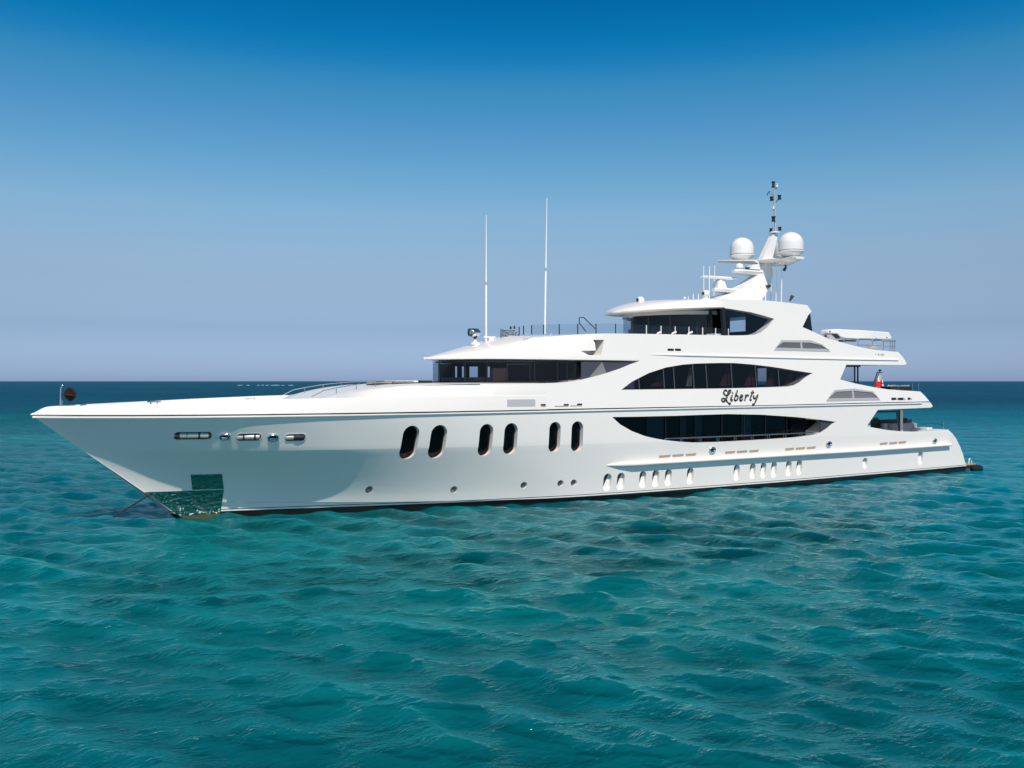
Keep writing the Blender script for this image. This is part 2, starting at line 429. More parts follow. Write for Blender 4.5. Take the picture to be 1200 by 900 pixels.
def hull_w(x, z):
    d = x-stem(z)
    if d <= 0: return 0.0
    z0, z1, z2 = zc_(x), zk(x), zr(x)
    lo = ww_(d)+min(.13, d*.05)
    if z >= z1:
        t = min(1, (z-z1)/(z2-z1)); return lerp(wk_(d), wr_(d), t**1.05)
    if z > z0:
        t = (z-z0)/(z1-z0); return lerp(lo, max(lo, wk_(d)), t**1.55)
    if z > -.35: return ww_(d)
    return ww_(d)*lerp(1, .25, min(1, (-.35-z)/.8)**1.5)

def make_hull():
    S = [(i/200)**1.35 for i in range(201)]
    rings = []
    def levels(x):
        z0, z1, z2 = zc_(x), zk(x), zr(x)
        L = [-1.15, -.95, -.65, -.35, -.1, z0-.012, z0+.008]
        L += [z0+(z1-z0)*(k/10) for k in range(1, 10)]
        L += [z1-.006, z1+.006]+[z1+(z2-z1)*(k/7) for k in range(1, 8)]
        return L
    for s in S:
        col = []
        xn = stem(0)+s*(X_END-stem(0))
        n = len(levels(0))
        for k in range(n):
            x = xn
            for _ in range(8):
                z = levels(x)[k]; x = stem(z)+s*(X_END-stem(z))
            col.append((x, hull_w(x, z) if s > 0 else .012, z))
        rings.append([(x, -max(w, .012), z) for x, w, z in col]+[(x, max(w, .012), z) for x, w, z in col[::-1]])
    bm = bmesh.new(); b_loft(bm, rings)
    return finish(bm, 'hull', 'hull_paint', yacht)
hull = make_hull()

def ysB(z): return 4.47-.10*(z-4.5)
def bside(x, z): return ysB(z)
def anyside(x, z): return hull_w(x, z) if z < zr(x) else ysB(z)

def stadium(x0, x1, z0, z1, lean=0, n=10):
    r = (x1-x0)/2; cx = (x0+x1)/2; out = []
    for k in range(n+1):
        a = math.pi*k/n; out.append((cx+r*math.cos(a), z1-r+r*math.sin(a)))
    for k in range(n+1):
        a = math.pi+math.pi*k/n; out.append((cx+r*math.cos(a), z0+r+r*math.sin(a)))
    zc = (z0+z1)/2
    return [(x+lean*(z-zc), z) for x, z in out]
def hstad(x0, x1, z0, z1, n=8):
    r = (z1-z0)/2; cz = (z0+z1)/2; out = []
    for k in range(n+1):
        a = -math.pi/2+math.pi*k/n; out.append((x1-r+r*math.cos(a), cz+r*math.sin(a)))
    for k in range(n+1):
        a = math.pi/2+math.pi*k/n; out.append((x0+r+r*math.cos(a), cz+r*math.sin(a)))
    return out
def b_follow(bm, poly, half, dout, din):   # solid whose faces follow the ship's side, dout outside to din inside
    cx = sum(p[0] for p in poly)/len(poly); cz = sum(p[1] for p in poly)/len(poly)
    di = din if callable(din) else (lambda x, z: din)
    a = [bm.verts.new((x, -half(x, z)-dout, z)) for x, z in poly]; ac = bm.verts.new((cx, -half(cx, cz)-dout, cz))
    b = [bm.verts.new((x, -half(x, z)+di(x, z), z)) for x, z in poly]; bc = bm.verts.new((cx, -half(cx, cz)+di(cx, cz), cz))
    n = len(poly)
    for i in range(n):
        j = (i+1) % n
        bm.faces.new((a[i], a[j], ac)); bm.faces.new((b[j], b[i], bc)); bm.faces.new((a[i], b[i], b[j], a[j]))
def follow(name, poly, half, dout, din, m, parent):
    bm = bmesh.new(); b_follow(bm, poly, half, dout, din); return finish(bm, name, m, parent, 35)
def px_poly(pts, half):
    return [(p.x, p.z) for p in (on(a, b, half) for a, b in pts)]
def px_stad(x0, x1, y0, y1, half, lean=0):
    c = on((x0+x1)/2, (y0+y1)/2, half)
    a, b = on(x0, (y0+y1)/2, half), on(x1, (y0+y1)/2, half); t, u = on((x0+x1)/2, y0, half), on((x0+x1)/2, y1, half)
    return stadium(a.x, b.x, u.z, t.z, lean)
def shrink(poly, d):
    cx = sum(p[0] for p in poly)/len(poly); cz = sum(p[1] for p in poly)/len(poly)
    W = max(p[0] for p in poly)-min(p[0] for p in poly); H = max(p[1] for p in poly)-min(p[1] for p in poly)
    return [(cx+(x-cx)*(1-2*d/W), cz+(z-cz)*(1-2*d/H)) for x, z in poly]
def b_full(bm, pts, y0, y1):             # prism through the ship between two y planes, outline given in (x, z)
    b_prism(bm, [(x, y0, z) for x, z in pts], [(x, y1, z) for x, z in pts])

# --- openings in the hull
OVALS = [(470.6, 489.8, 498.8, 538.0, .03), (503.8, 522.6, 498.0, 537.0, .025), (561.4, 577.2, 496.8, 534.4, .0), (590.6, 606.2, 495.8, 532.4, .0), (643.4, 656.8, 494.4, 530.0, 0), (669.6, 683.2, 493.6, 529.2, 0)]
OV = [px_stad(a, b, c, d, hull_w, l) for a, b, c, d, l in OVALS]
PORTS = [(432.6, 573.8), (532, 573.8), (613.9, 568.7), (656.8, 566.5), (672.4, 565.8)]
SCOOPS = [(707, 716.2, 555, 575.3), (723, 731.7, 554, 574), (749.2, 757, 552, 571.7), (764.3, 772, 550.8, 570.7), (779.2, 787, 549.7, 569.6), (805, 812.4, 548, 567.6), (859.7, 866.6, 544.3, 563.3), (878.7, 885.2, 543, 561.3), (891.3, 897.8, 542, 560.3), (903.7, 910.1, 541, 559.6), (921, 927.4, 539.7, 558), (933.3, 939.8, 539, 557), (1011, 1016.4, 536.3, 548.9), (1076, 1081.4, 528.3, 544.5)]
SC = [px_stad(a, b, c, d, hull_w) for a, b, c, d in SCOOPS]
MOOR = [(203.2, 248.2, 506.2, 515), (277, 306, 508.3, 516.4), (333.6, 358, 508.8, 516.6)]
def px_hst(a, b, c, d, half):
    m = (c+d)/2; p, q = on(a, m, half), on(b, m, half); t, u = on((a+b)/2, c, half), on((a+b)/2, d, half)
    return hstad(p.x, q.x, u.z, t.z)
MO = [px_hst(*q, hull_w) for q in MOOR]
bm = bmesh.new()
for p in OV: b_follow(bm, p, hull_w, .35, .32)
def disc(px, py, r, half, n=16):
    c = on(px, py, half); return [(c.x+r*math.cos(2*math.pi*k/n), c.z+r*math.sin(2*math.pi*k/n)) for k in range(n)]
PO = [disc(a, b, .165, hull_w) for a, b in PORTS]
for p in PO: b_follow(bm, p, hull_w, .3, .16)
def scoop_depth(poly):
    x0, x1 = min(p[0] for p in poly), max(p[0] for p in poly); z0, z1 = min(p[1] for p in poly), max(p[1] for p in poly)
    def f(x, z):
        u = (x-x0)/(x1-x0); v = (z1-z)/(z1-z0)
        return .06+.26*(1-.45*u)*(1-.78*v)
    return f
for p in SC: b_follow(bm, p, hull_w, .25, scoop_depth(p))
for p in MO: b_follow(bm, p, hull_w, .3, .20)
LENS_LO_B = [(717.3, 488.7), (726.7, 497.3), (740, 505), (756, 511.1), (768, 513.9), (780, 515.9), (800, 517.9), (814.7, 518.8), (840, 518.2), (860, 517.3), (900, 515), (933, 512.7), (953, 510), (962.7, 507.2), (970.7, 502), (979.5, 494.2)]
LENS_LO_T = [(962.7, 492), (933, 488.7), (893, 486), (853, 485.2), (820, 486.2), (793, 487.2), (750, 488.2)]
LL = px_poly(LENS_LO_B+LENS_LO_T, hull_w)
c1 = bmesh.new(); b_full(c1, LL, -5.2, -3.0)
# side deck behind the lower opening
xs = [p[0] for p in LL]
c2 = bmesh.new(); b_box(c2, min(xs)+1.5, max(xs)-1.0, -4.14, -3.05, 2.15, 4.05)
# aft cockpit: open stern
STERN = [(1111, 503.4), (1116, 508), (1120.5, 514), (1125, 523), (1129, 534), (1130.7, 541), (1131.5, 549)]
AFT = px_poly([(1015.7, 499.6), (1028.7, 480.2), (1060, 478.9), (1090.7, 477.7), (1093.3, 476), (1088.5, 469.0), (1086, 466)], anyside)
st = px_poly(STERN, hull_w)
rail = px_poly([(1100, 504.4), (1074, 506), (1056, 505.5), (1040, 504), (1027, 501.8)], hull_w)
c3 = bmesh.new(); b_full(c3, AFT+[(50, 5.2), (50, -2.6), (st[-1][0]-.35, -2.6)]+st[::-1]+rail, -6, 6)
xa = AFT[0][0]
c4 = bmesh.new(); b_box(c4, xa+1.2, st[0][0]-.9, -4.2, 4.2, 2.15, 3.6)
cut(hull, bm, c1, c2, c3, c4)
sharp(hull.data, 17)

# --- bulwark and foredeck above the rub rail
zcap_ = pch([(-5.62, 4.52), (-5.05, 4.79), (-4.2, 4.83), (-1.5, 4.91), (2.2, 5.03), (5.6, 5.11), (9.7, 5.14), (15.4, 5.16)])
XB = on(640, 465, bside).x
def wcap(x): 
    d = x-stem(zr(x)); k = sstep((x+1)/(XB+1)); return max(.015, lerp(wr_(d)-.34*min(1, d/1.2), ysB(zcap_(x))+.03, k))
def make_bulwark():
    rings = []
    N = 90
    for i in range(N+1):
        s = (i/N)**1.4; x = -5.66+s*(XB+5.66)
        d = max(0, x-stem(zr(x)))
        zb, zc = zr(x)+.045, zcap_(x)
        w0 = max(.03, lerp(wr_(d)+.05*min(1, d), ysB(zb)+.03, sstep((x-4)/(XB-4)))); w1 = wcap(x); wi = max(.012, w1-.14)
        zd = lerp(zc-.05, zc-.45, sstep((x+5.0)/1.2)); wd = max(.01, w1-.2)
        half = [(w0, zb), (w0, zb+.03), (w1+.012, zc-.015), (w1-.012, zc), (wi, zc), (wi-.002, zc-.015), (wd, zd)]
        half = [(max(a, .004*(8-k)), b) for k, (a, b) in enumerate(half)]
        rings.append([(x, -a, b) for a, b in half]+[(x, a, b) for a, b in half[::-1]])
    bm = bmesh.new(); b_loft(bm, rings)
    return finish(bm, 'bulwark', 'white_paint', yacht, 25)
bulwark = make_bulwark()
zt_ = pch([(4.6, 4.85), (5.4, 5.10), (6.2, 5.30), (7.4, 5.50), (9.0, 5.64), (11.6, 5.685), (15.4, 5.70)])
def wtop(x): return lerp(wcap(x)-.95, ysB(5.7)+.03, sstep((x-4)/(XB-4)))
def make_trunk():
    rings = []
    for i in range(41):
        x = 4.6+(XB-4.6)*(i/40)**1.3
        zt = zt_(x); zb = zcap_(x)-.012
        wb = wcap(x)-lerp(.22, .0, sstep((x-4.6)/2.2)); wt = min(wtop(x), wb-.02)
        if zt < zb: zb = zt-.25
        h = [(wb-.02, zb-.3), (wb, zb), (lerp(wb, wt, .5)+.03*(1-sstep((x-9)/6)), lerp(zb, zt, .5)), (lerp(wt+.06, wt, sstep((x-9)/6)), zt-.03), (wt-.1, zt), (wt*.5, zt+.03)]
        rings.append([(x, -a, b) for a, b in h]+[(x, a, b) for a, b in h[::-1]])
    bm = bmesh.new(); b_loft(bm, rings)
    return finish(bm, 'foredeck_trunk', 'white_paint', yacht, 18)
trunk = make_trunk()

# --- superstructure body: full beam block, the outline of the ship's side from the rub rail to the hardtop
OUT = [(640, 449), (656, 448.7), (668, 447.4), (680, 445.3), (696, 441.3), (710.7, 437.3), (726.7, 432), (738, 427.3), (747.5, 423.2),
       (748, 391.2), (800, 392), (848.5, 393), (848.5, 351.4), (866, 350.9), (884, 351.2), (905, 352.8), (922, 354.6), (945.5, 357.6), (950.7, 365), (947, 368.6), (940, 383.3),
       (956.5, 390.6), (970, 396.8), (986.7, 401.6), (1006.7, 406.7), (1025, 410), (1052, 412.5), (1058, 419), (1062, 426), (1060, 427.6), (1030, 427.5), (991.3, 427.3),
       (984, 444.7), (1002.7, 449.6), (1025, 454), (1041, 456.4), (1078, 458.8), (1083.5, 464), (1088.7, 469.8)]
P = [(p.x, p.z) for p in (on(a, b, bside) for a, b in OUT)]
ZB = 4.50
XE = on(748, 410, bside).x; HE = on(848.5, 356, bside).x
P[8] = (XE, P[8][1]); P[9] = (XE, P[9][1]); P[11] = (HE, P[11][1]); P[12] = (HE, P[12][1]); P[0] = (XB, P[0][1])
P = [(XB, ZB)]+P[:]
P[-1] = (P[-1][0], zr(P[-1][0])+.05)
P = P+[(P[-1][0]-6, zr(40)+.045), (30, zr(30)+.03)]
bm = bmesh.new()
b_prism(bm, [(x, -ysB(z)-.03, z) for x, z in P], [(x, ysB(z)+.03, z) for x, z in P])
body = finish(bm, 'superstructure', 'white_paint', yacht)
LENS_UP = [(727.6, 456.8), (740, 447.3), (760, 437.1), (780, 430.6), (800, 427.2), (815, 426.1), (830, 425.6), (845, 425.3), (860, 425.4), (880, 427), (900, 429.3), (914.7, 431.4), (930, 434), (952, 437.3), (944, 442.4), (937.3, 447.8), (930.7, 451.5), (922.7, 453), (900, 453.9), (870, 454.8), (840, 455.4), (780, 456.2)]
LU = px_poly(LENS_UP, bside)
LENS_SKY = [(847, 361), (856, 362), (880, 366), (894, 369.7), (907, 373.6), (904, 378.5), (900.5, 383), (893, 389), (885, 392.2), (870, 393), (847, 393.2)]
LS = px_poly(LENS_SKY, bside)
VENT_UP = [(907, 410.5), (915.3, 398.6), (949, 398.6), (963, 403.5), (972.8, 412.3)]
VENT_LO = [(968.2, 470.4), (978, 456.8), (1001, 455.3), (1023, 458.7), (1031.2, 469.0)]
def atx(px, py, X):
    d = ray(px, py); return CAMP+d*((X-CAMP.x)/d.x)
_l = max(p[0] for p in LS)+.58; _s = max(p[0] for p in LU)+2.58
DL = (atx(874, 380, _l).y, atx(855.5, 380, _l).y, atx(860, 389, _l).z, atx(860, 372, _l).z)
DS = (atx(898.5, 440, _s).y, atx(888, 440, _s).y, atx(893, 451, _s).z, atx(893, 431.5, _s).z)
c1 = bmesh.new()
b_full(c1, LU, -6, -ysB(6.5)+.75)
c2 = bmesh.new(); b_full(c2, LS, -6, 6)
x0, x1 = min(p[0] for p in LU), max(p[0] for p in LU)
c3 = bmesh.new(); b_box(c3, x0+1.5, x1+2.6, -3.7, 3.7, 5.35, 7.15)          # saloon
xs0, xs1 = P[13][0], max(p[0] for p in LS)
c4 = bmesh.new(); b_box(c4, xs0-.5, xs1+.6, -3.55, 3.55, 8.0, 9.62)       # sky lounge
c5 = bmesh.new(); b_box(c5, xs1+.3, xs1+9, DL[0], 4.6, DL[2], DL[3])            # its aft doors
pq = [on(a, b, bside) for a, b in [(1003, 449.6)]][0]
c6 = bmesh.new(); b_box(c6, pq.x-3.5, P[-3][0]-.8, -3.85, 3.85, 5.05, 6.6) # upper aft deck well
c7 = bmesh.new(); b_box(c7, x1+2.2, x1+6, DS[0], 3.9, DS[2], DS[3])            # saloon aft doors
c8 = bmesh.new()
for v in (VENT_UP, VENT_LO): b_follow(c8, px_poly(v, bside), bside, .3, .06)
cut(body, c1, c3, c2, c4, c5, c7, c6, c8)
sharp(body.data, 20)

# --- bridge roof and brow
XN = at(496.5, 421.5, 0).x
XE = on(748, 410, bside).x
ztop_ = pch([(XN, 6.90)]+[(at(a, b, c).x, at(a, b, c).z) for a, b, c in ((520, 413.5, 0), (552, 405, 0), (575, 399.2, -.4), (600, 394.4, -1.2), (620, 391.6, -2.4), (650, 390.5, -3.5), (690, 390.6, -4.0))]+[(XE, on(748, 391.2, bside).z)])
ZRIM = on(748, 423.4, bside).z
def wbrow(x):
    t = min(1, (x-XN)/8.2); return max(.02, (ysB(ZRIM)+.03)*(1-(1-t)**2.35))
def make_brow():
    rings = []; N = 48; M = 16
    for i in range(N+1):
        x = XN+(XE-XN)*(i/N)**1.35
        w = wbrow(x); zt = ztop_(x); zr0 = lerp(6.83, ZRIM, min(1, (x-XN)/7)); k = sstep((x-XN-1.8)/6.2)
        lip = .10
        half = [(w-.10 if w > .2 else w*.5, zr0-.0), (w, zr0+.035), (w, zr0+lip)]
        for q in range(1, M+1):
            t = q/M
            a = t*math.pi/2
            e = (w*math.cos(a)**.9, zr0+lip+max(.02, zt-zr0-lip)*math.sin(a)**1.05)
            if t < .5:
                tt = t/.5; zz = lerp(zr0+lip, zt, tt); bx = (w-.1*(zz-zr0), zz)
            else:
                tt = (t-.5)/.5; bx = ((w-.1*(zt-zr0))*(1-tt), zt)
            half.append((lerp(e[0], bx[0], k), lerp(e[1], bx[1], k)))
        rings.append([(x, -a, b) for a, b in half]+[(x, a, b) for a, b in half[-2::-1]])
    bm = bmesh.new(); b_loft(bm, rings)
    return finish(bm, 'bridge_roof', 'white_paint', yacht)
brow = make_brow()
def browside(x, z): return wbrow(x)-.10*(z-ZRIM)
ST_N = px_poly([(681, 411.2), (690, 416.2), (704.5, 416.2), (708, 398.2), (695.5, 398.2), (697.5, 402), (698.3, 410.8)], browside)
c1 = bmesh.new(); b_full(c1, ST_N, -5.5, -3.3)
cut(brow, c1)
sharp(brow.data, 32)

# --- hardtop over the sky lounge
HN = at(718.5, 366.4, 0).x; HE = on(848.5, 356, bside).x
zh1 = on(848.5, 361, bside).z; zh2 = on(848.5, 351.4, bside).z
zn = at(718.5, 366.4, 0).z
hz_ = pch([(HN, zn+.05), (HN+.5, zn+.30), (HN+1.5, zn+.62), (HN+2.8, zn+.80), (HE, zn+.9)])
bm = bmesh.new(); rings = []
for i in range(31):
    x = HN+(HE-HN)*(i/30)**1.5; t = (x-HN)/(HE-HN)
    w = max(.03, (ysB(zh1)+.03)*(1-(1-min(1, t))**2.2)**.72)
    zr0 = lerp(zn-.02, zh1, t); k = sstep((t-.25)/.75)
    half = [(w*.9, zr0-.01), (w, zr0+.04)]
    for q in range(1, 11):
        a = q/10*math.pi/2
        e = (w*math.cos(a), zr0+.04+max(.02, hz_(x)-zr0-.04)*math.sin(a))
        zz = lerp(zr0+.04, zh2, min(1, q/4)); bx = ((w-.1*(zz-zr0)), zz) if q <= 4 else (((w-.1*(zh2-zr0)))*(1-(q-4)/6), lerp(zh2, zh2+.12, math.sin((q-4)/6*math.pi/2)))
        half.append((lerp(e[0], bx[0], k), lerp(e[1], bx[1], k)))
    rings.append([(x, -a, b) for a, b in half]+[(x, a, b) for a, b in half[-2::-1]])
b_loft(bm, rings)
hardtop = finish(bm, 'hardtop', 'white_paint', yacht, 32)
bm = bmesh.new()
b_loft(bm, [[(HE, -ysB(zh2)+.4, zh2-.1), (HE, -2, zh2+.10), (HE, 2, zh2+.10), (HE, ysB(zh2)-.4, zh2-.1)], [(HE+6.5, -ysB(zh2)+.5, zh2-.3), (HE+6.5, -2, zh2-.02), (HE+6.5, 2, zh2-.02), (HE+6.5, ysB(zh2)-.5, zh2-.3)]])
finish(bm, 'roof_crown', 'white_paint', hardtop, 30)

# --- rails along the side
def strip(name, pts, half, prof, m, parent, taper=0.):
    bm = bmesh.new(); rings = []
    n = len(pts)
    for i, (x, z) in enumerate(pts):
        k = 1
        if taper: k = min(1, .05+(x-pts[0][0])/taper)
        rings.append([(x, -half(x, z)-a*k, z+b*(.4+.6*k)) for a, b in prof])
    b_loft(bm, rings)
    return finish(bm, name, m, parent, 35)
xs = [-5.6+(i/90)**1.3*(XB+5.6) for i in range(91)]+[XB+(i/40)*(P[-3][0]-XB) for i in range(1, 41)]
def hull_at(x, z): return hull_w(x, min(z, zr(x)-.001))
strip('rub_rail', [(x, zr(x)-.05) for x in xs if x < P[-3][0]-.3], hull_at, [(-.05, .035), (.06, .03), (.07, 0), (.06, -.03), (-.05, -.04)], 'white_paint', hull)
a = on(711, 544.6, hull_w); 
SP = [(p.x, p.z) for p in (on(q, yy, hull_w) for q, yy in [(711, 545), (714, 544.8), (718, 544.6), (724, 544.3), (740, 543.3), (770, 541.6), (788.7, 540.6), (840, 537.6), (900, 534.0), (950, 531), (1000, 528.2), (1060, 524.2), (1112, 520.7)])]
strip('spray_rail', SP, hull_w, [(-.05, .10), (.05, .075), (.22, .035), (.235, -.03), (.215, -.075), (-.05, -.16)], 'white_paint', hull, taper=1.3)
UR = [(p.x, p.z) for p in (on(q, yy, bside) for q, yy in [(760.5, 415.4), (764, 415.5), (800, 416.2), (860, 417.6), (940, 419.6), (1000, 420.9), (1052, 421.8)])]
strip('deck_edge_rail', UR, lambda x, z: ysB(z)+.03, [(-.03, .05), (.055, .03), (.06, -.03), (-.03, -.045)], 'white_paint', body, taper=.8)

# ------------------------------------------------------------------ details of the hull
def ringed(name, poly, half, depth, fr, m_glass, m_frame, parent):   # pane with a frame round it, set into a recess
    bm = bmesh.new(); b_follow(bm, shrink(poly, fr), half, -depth+.02, depth+.03)
    o = finish(bm, name, m_glass, parent, 35)
    o.data.materials.append(MAT[m_frame])
    bm = bmesh.new(); bm.from_mesh(o.data)
    n = len(poly); inn = shrink(poly, fr+.0); out = shrink(poly, .004)
    A = [bm.verts.new((x, -half(x, z)+depth-.05, z)) for x, z in out]; B = [bm.verts.new((x, -half(x, z)+depth-.05, z)) for x, z in inn]
    D = [bm.verts.new((x, -half(x, z)+depth-.005, z)) for x, z in inn]
    for i in range(n):
        j = (i+1) % n
        for q in ((A[i], A[j], B[j], B[i]), (B[i], B[j], D[j], D[i])):
            f = bm.faces.new(q); f.material_index = 1
    bm.to_mesh(o.data); bm.free()
    return o
for p in OV: ringed('oval_window', p, hull_w, .30, .04, 'black_glass', 'red_brown', hull)
for p in PO: follow('porthole', shrink(p, .02), hull_w, -.125, .15, 'port_pale', hull)
for p in SC:
    f = scoop_depth(p); x0, x1 = min(q[0] for q in p), max(q[0] for q in p); z0, z1 = min(q[1] for q in p), max(q[1] for q in p)
    g = lambda a: (.93-.90*(z1-a[1])/(z1-z0))-(a[0]-x0)/(x1-x0)          # keep the forward upper corner
    pp = shrink(p, .012); q = []
    for a, b in zip(pp, pp[1:]+pp[:1]):
        if g(a) > 0: q.append(a)
        if g(a)*g(b) < 0: tt = g(a)/(g(a)-g(b)); q.append((lerp(a[0], b[0], tt), lerp(a[1], b[1], tt)))
    bm = bmesh.new(); b_follow(bm, q, hull_w, -.02, lambda x, z: f(x, z)+.01)
    for v in bm.verts:
        if v.co.y < -hull_w(v.co.x, v.co.z)+.021: v.co.y = -hull_w(v.co.x, v.co.z)+f(v.co.x, v.co.z)-.006
    finish(bm, 'portlight', 'port_glass', hull, 35)
for k, p in enumerate(MO):
    o = follow('mooring_port', shrink(p, .006), hull_w, -.12, .19, 'dark_metal', hull)
    x0, x1 = min(q[0] for q in p), max(q[0] for q in p); z0, z1 = min(q[1] for q in p), max(q[1] for q in p)
    posts = {0: (.0, .36, .68, .96), 1: (.30, .75), 2: (.55, 1.0)}[k]; zm = (z0+z1)/2; rr = (z1-z0)*.40
    bm = bmesh.new(); n_ = 14; xa_, xb_ = x0+.04, x1-.04
    b_tube(bm, [(lerp(xa_, xb_, q/n_), -hull_w(lerp(xa_, xb_, q/n_), zm)+.075, zm+.01) for q in range(n_+1)], rr, 18)
    ro = finish(bm, 'mooring_roller', 'tan_steel', hull, 40); ro.data.materials.append(MAT['dark_metal']); bm = bmesh.new(); bm.from_mesh(ro.data); n0 = len(bm.faces)
    for t in posts:
        wd = {0: .10}.get(t if k == 0 else 9, .035)
        if k == 2: wd = .16 if t == 1.0 else .10
        if k == 0 and t == .36: wd = .012
        xx = min(max(lerp(x0, x1, t), xa_+wd), xb_-wd)
        b_tube(bm, [(xx-wd, -hull_w(xx, zm)+.075, zm+.01), (xx+wd+.001, -hull_w(xx+wd, zm)+.075, zm+.01)], rr*1.06, 18)
    bm.faces.ensure_lookup_table()
    for fc in bm.faces[n0:]: fc.material_index = 1
    bm.to_mesh(ro.data); bm.free()
    # bright trim round the port
    bm = bmesh.new(); A = p; Bq = shrink(p, -.035); n = len(p)
    a = [bm.verts.new((x, -hull_w(x, z)-.012, z)) for x, z in A]; b = [bm.verts.new((x, -hull_w(x, z)-.012, z)) for x, z in Bq]
    c = [bm.verts.new((x, -hull_w(x, z)+.03, z)) for x, z in Bq]
    for i in range(n):
        j = (i+1) % n; bm.faces.new((a[i], a[j], b[j], b[i])); bm.faces.new((b[i], b[j], c[j], c[i]))
    finish(bm, 'port_trim', 'white_gelcoat', hull, 35)
def fairlead(x0, x1, y0, y1, parent, half):
    p = px_hst(x0, x1, y0, y1, half)
    o = follow('fairlead', shrink(p, .05), half, .02, .02, 'slot_black', parent)
    o.data.materials.append(MAT['steel']); bm = bmesh.new(); bm.from_mesh(o.data); n0 = len(bm.faces)
    c = Vector((sum(q[0] for q in p)/len(p), 0, sum(q[1] for q in p)/len(p)))
    pts = shrink(p, .03); loop = [Vector((x, -half(x, z)-.05, z)) for x, z in pts]; n = len(loop); m = 8; rows = []
    for i in range(n):
        d = (loop[(i+1) % n]-loop[i-1]).normalized(); u = Vector((0, 1, 0)); v = d.cross(u).normalized()
        rows.append([bm.verts.new(loop[i]+(u*math.cos(2*math.pi*k/m)*1.1+v*math.sin(2*math.pi*k/m))*.05) for k in range(m)])
    for i in range(n):
        for k in range(m):
            fc = bm.faces.new((rows[i][k], rows[i][(k+1) % m], rows[(i+1) % n][(k+1) % m], rows[(i+1) % n][k])); fc.material_index = 1; fc.smooth = True
    # inner roller
    hgt = max(q[1] for q in p)-min(q[1] for q in p); wdt = max(q[0] for q in p)-min(q[0] for q in p)
    k0 = len(bm.faces)
    b_tube(bm, [(c.x-wdt*.3, -half(c.x, c.z)-.04, c.z-hgt*.16), (c.x+wdt*.3, -half(c.x+.1, c.z)-.04, c.z-hgt*.16)], .035, 8)
    bm.faces.ensure_lookup_table()
    for fc in bm.faces[k0:]: fc.material_index = 1
    bm.to_mesh(o.data); bm.free()
for q in [(256.9, 269.5, 508.6, 515.4), (313.4, 325.8, 509.2, 516.8), (830.8, 837.6, 524, 530), (968, 973.6, 517.4, 522.6), (1092.6, 1097, 514, 519)]:
    fairlead(*q, hull, hull_w)
def slot(name, x0, x1, y, h, slope, half, m, parent, proud=.012, hook=None):
    pts = [(x0, y-h/2), (x1, y-h/2-slope), (x1-(x1-x0)*.06, y+h/2-slope), (x0, y+h/2)]
    o = follow(name, px_poly(pts, half), half, proud, .02, m, parent)
    return o
bodyside = lambda x, z: ysB(z)+.03
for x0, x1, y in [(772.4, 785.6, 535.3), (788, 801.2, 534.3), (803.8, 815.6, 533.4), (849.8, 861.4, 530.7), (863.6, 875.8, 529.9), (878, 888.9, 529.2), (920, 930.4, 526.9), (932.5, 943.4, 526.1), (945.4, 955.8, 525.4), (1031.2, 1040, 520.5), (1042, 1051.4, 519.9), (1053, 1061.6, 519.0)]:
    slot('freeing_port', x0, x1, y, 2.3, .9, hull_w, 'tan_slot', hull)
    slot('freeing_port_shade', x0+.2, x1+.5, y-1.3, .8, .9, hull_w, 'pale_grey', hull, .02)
bulk = lambda x, z: lerp(lerp(wr_(x-stem(zr(x)))+.05, ysB(zr(x)+.045)+.03, sstep((x-4)/(XB-4))), wcap(x), min(1, max(0, (z-zr(x)-.06)/(zcap_(x)-zr(x)-.06))))
for x0, x1, y, hf, par in [(634.4, 648.6, 475.6, bulk, bulwark), (650, 666.6, 475.5, bodyside, body), (668.4, 682.2, 475.0, bodyside, body)]:
    if x0 < 640 < x1:
        x1 = 639.6
    slot('scupper', x0, x1, y+.5, 1.1, .2, hf, 'tan_slot', par)
    slot('scupper_hood', x1-6, x1, y-1.1, 2.0, .1, hf, 'slot_black', par)
for x0, x1, y, h in [(782.2, 789.6, 409.8, 2.6), (790.8, 798, 409.8, 2.6)]:
    follow('vent_slot', px_hst(x0, x1, y-h/2, y+h/2, bodyside), bodyside, .012, .02, 'slot_black', body)
for x0, x1, y, h in [(1044.6, 1050.0, 467.4, 2.8), (1052.4, 1058.8, 467.5, 2.8), (1063.6, 1066.6, 467.2, 2.6)]:
    slot('scupper', x0, x1, y, h, .1, bodyside, 'slot_black', body)
    slot('scupper_hood', x1+.3, x1+2, y+.3, h*.7, .1, bodyside, 'tan_slot', body)
for x0, x1, y, h in [(1025.6, 1026.8, 415, 1.6), (1028.4, 1030.6, 415.4, 2), (1032, 1036, 415.6, 2)]:
    slot('scupper', x0, x1, y, h, .1, bodyside, 'pale_grey', body)
follow('boarding_gate', px_poly([(594.2, 468.2), (627.2, 467.9), (627.2, 476.2), (594.2, 476.6)], bulk), bulk, .010, .02, 'pale_grey', bulwark)

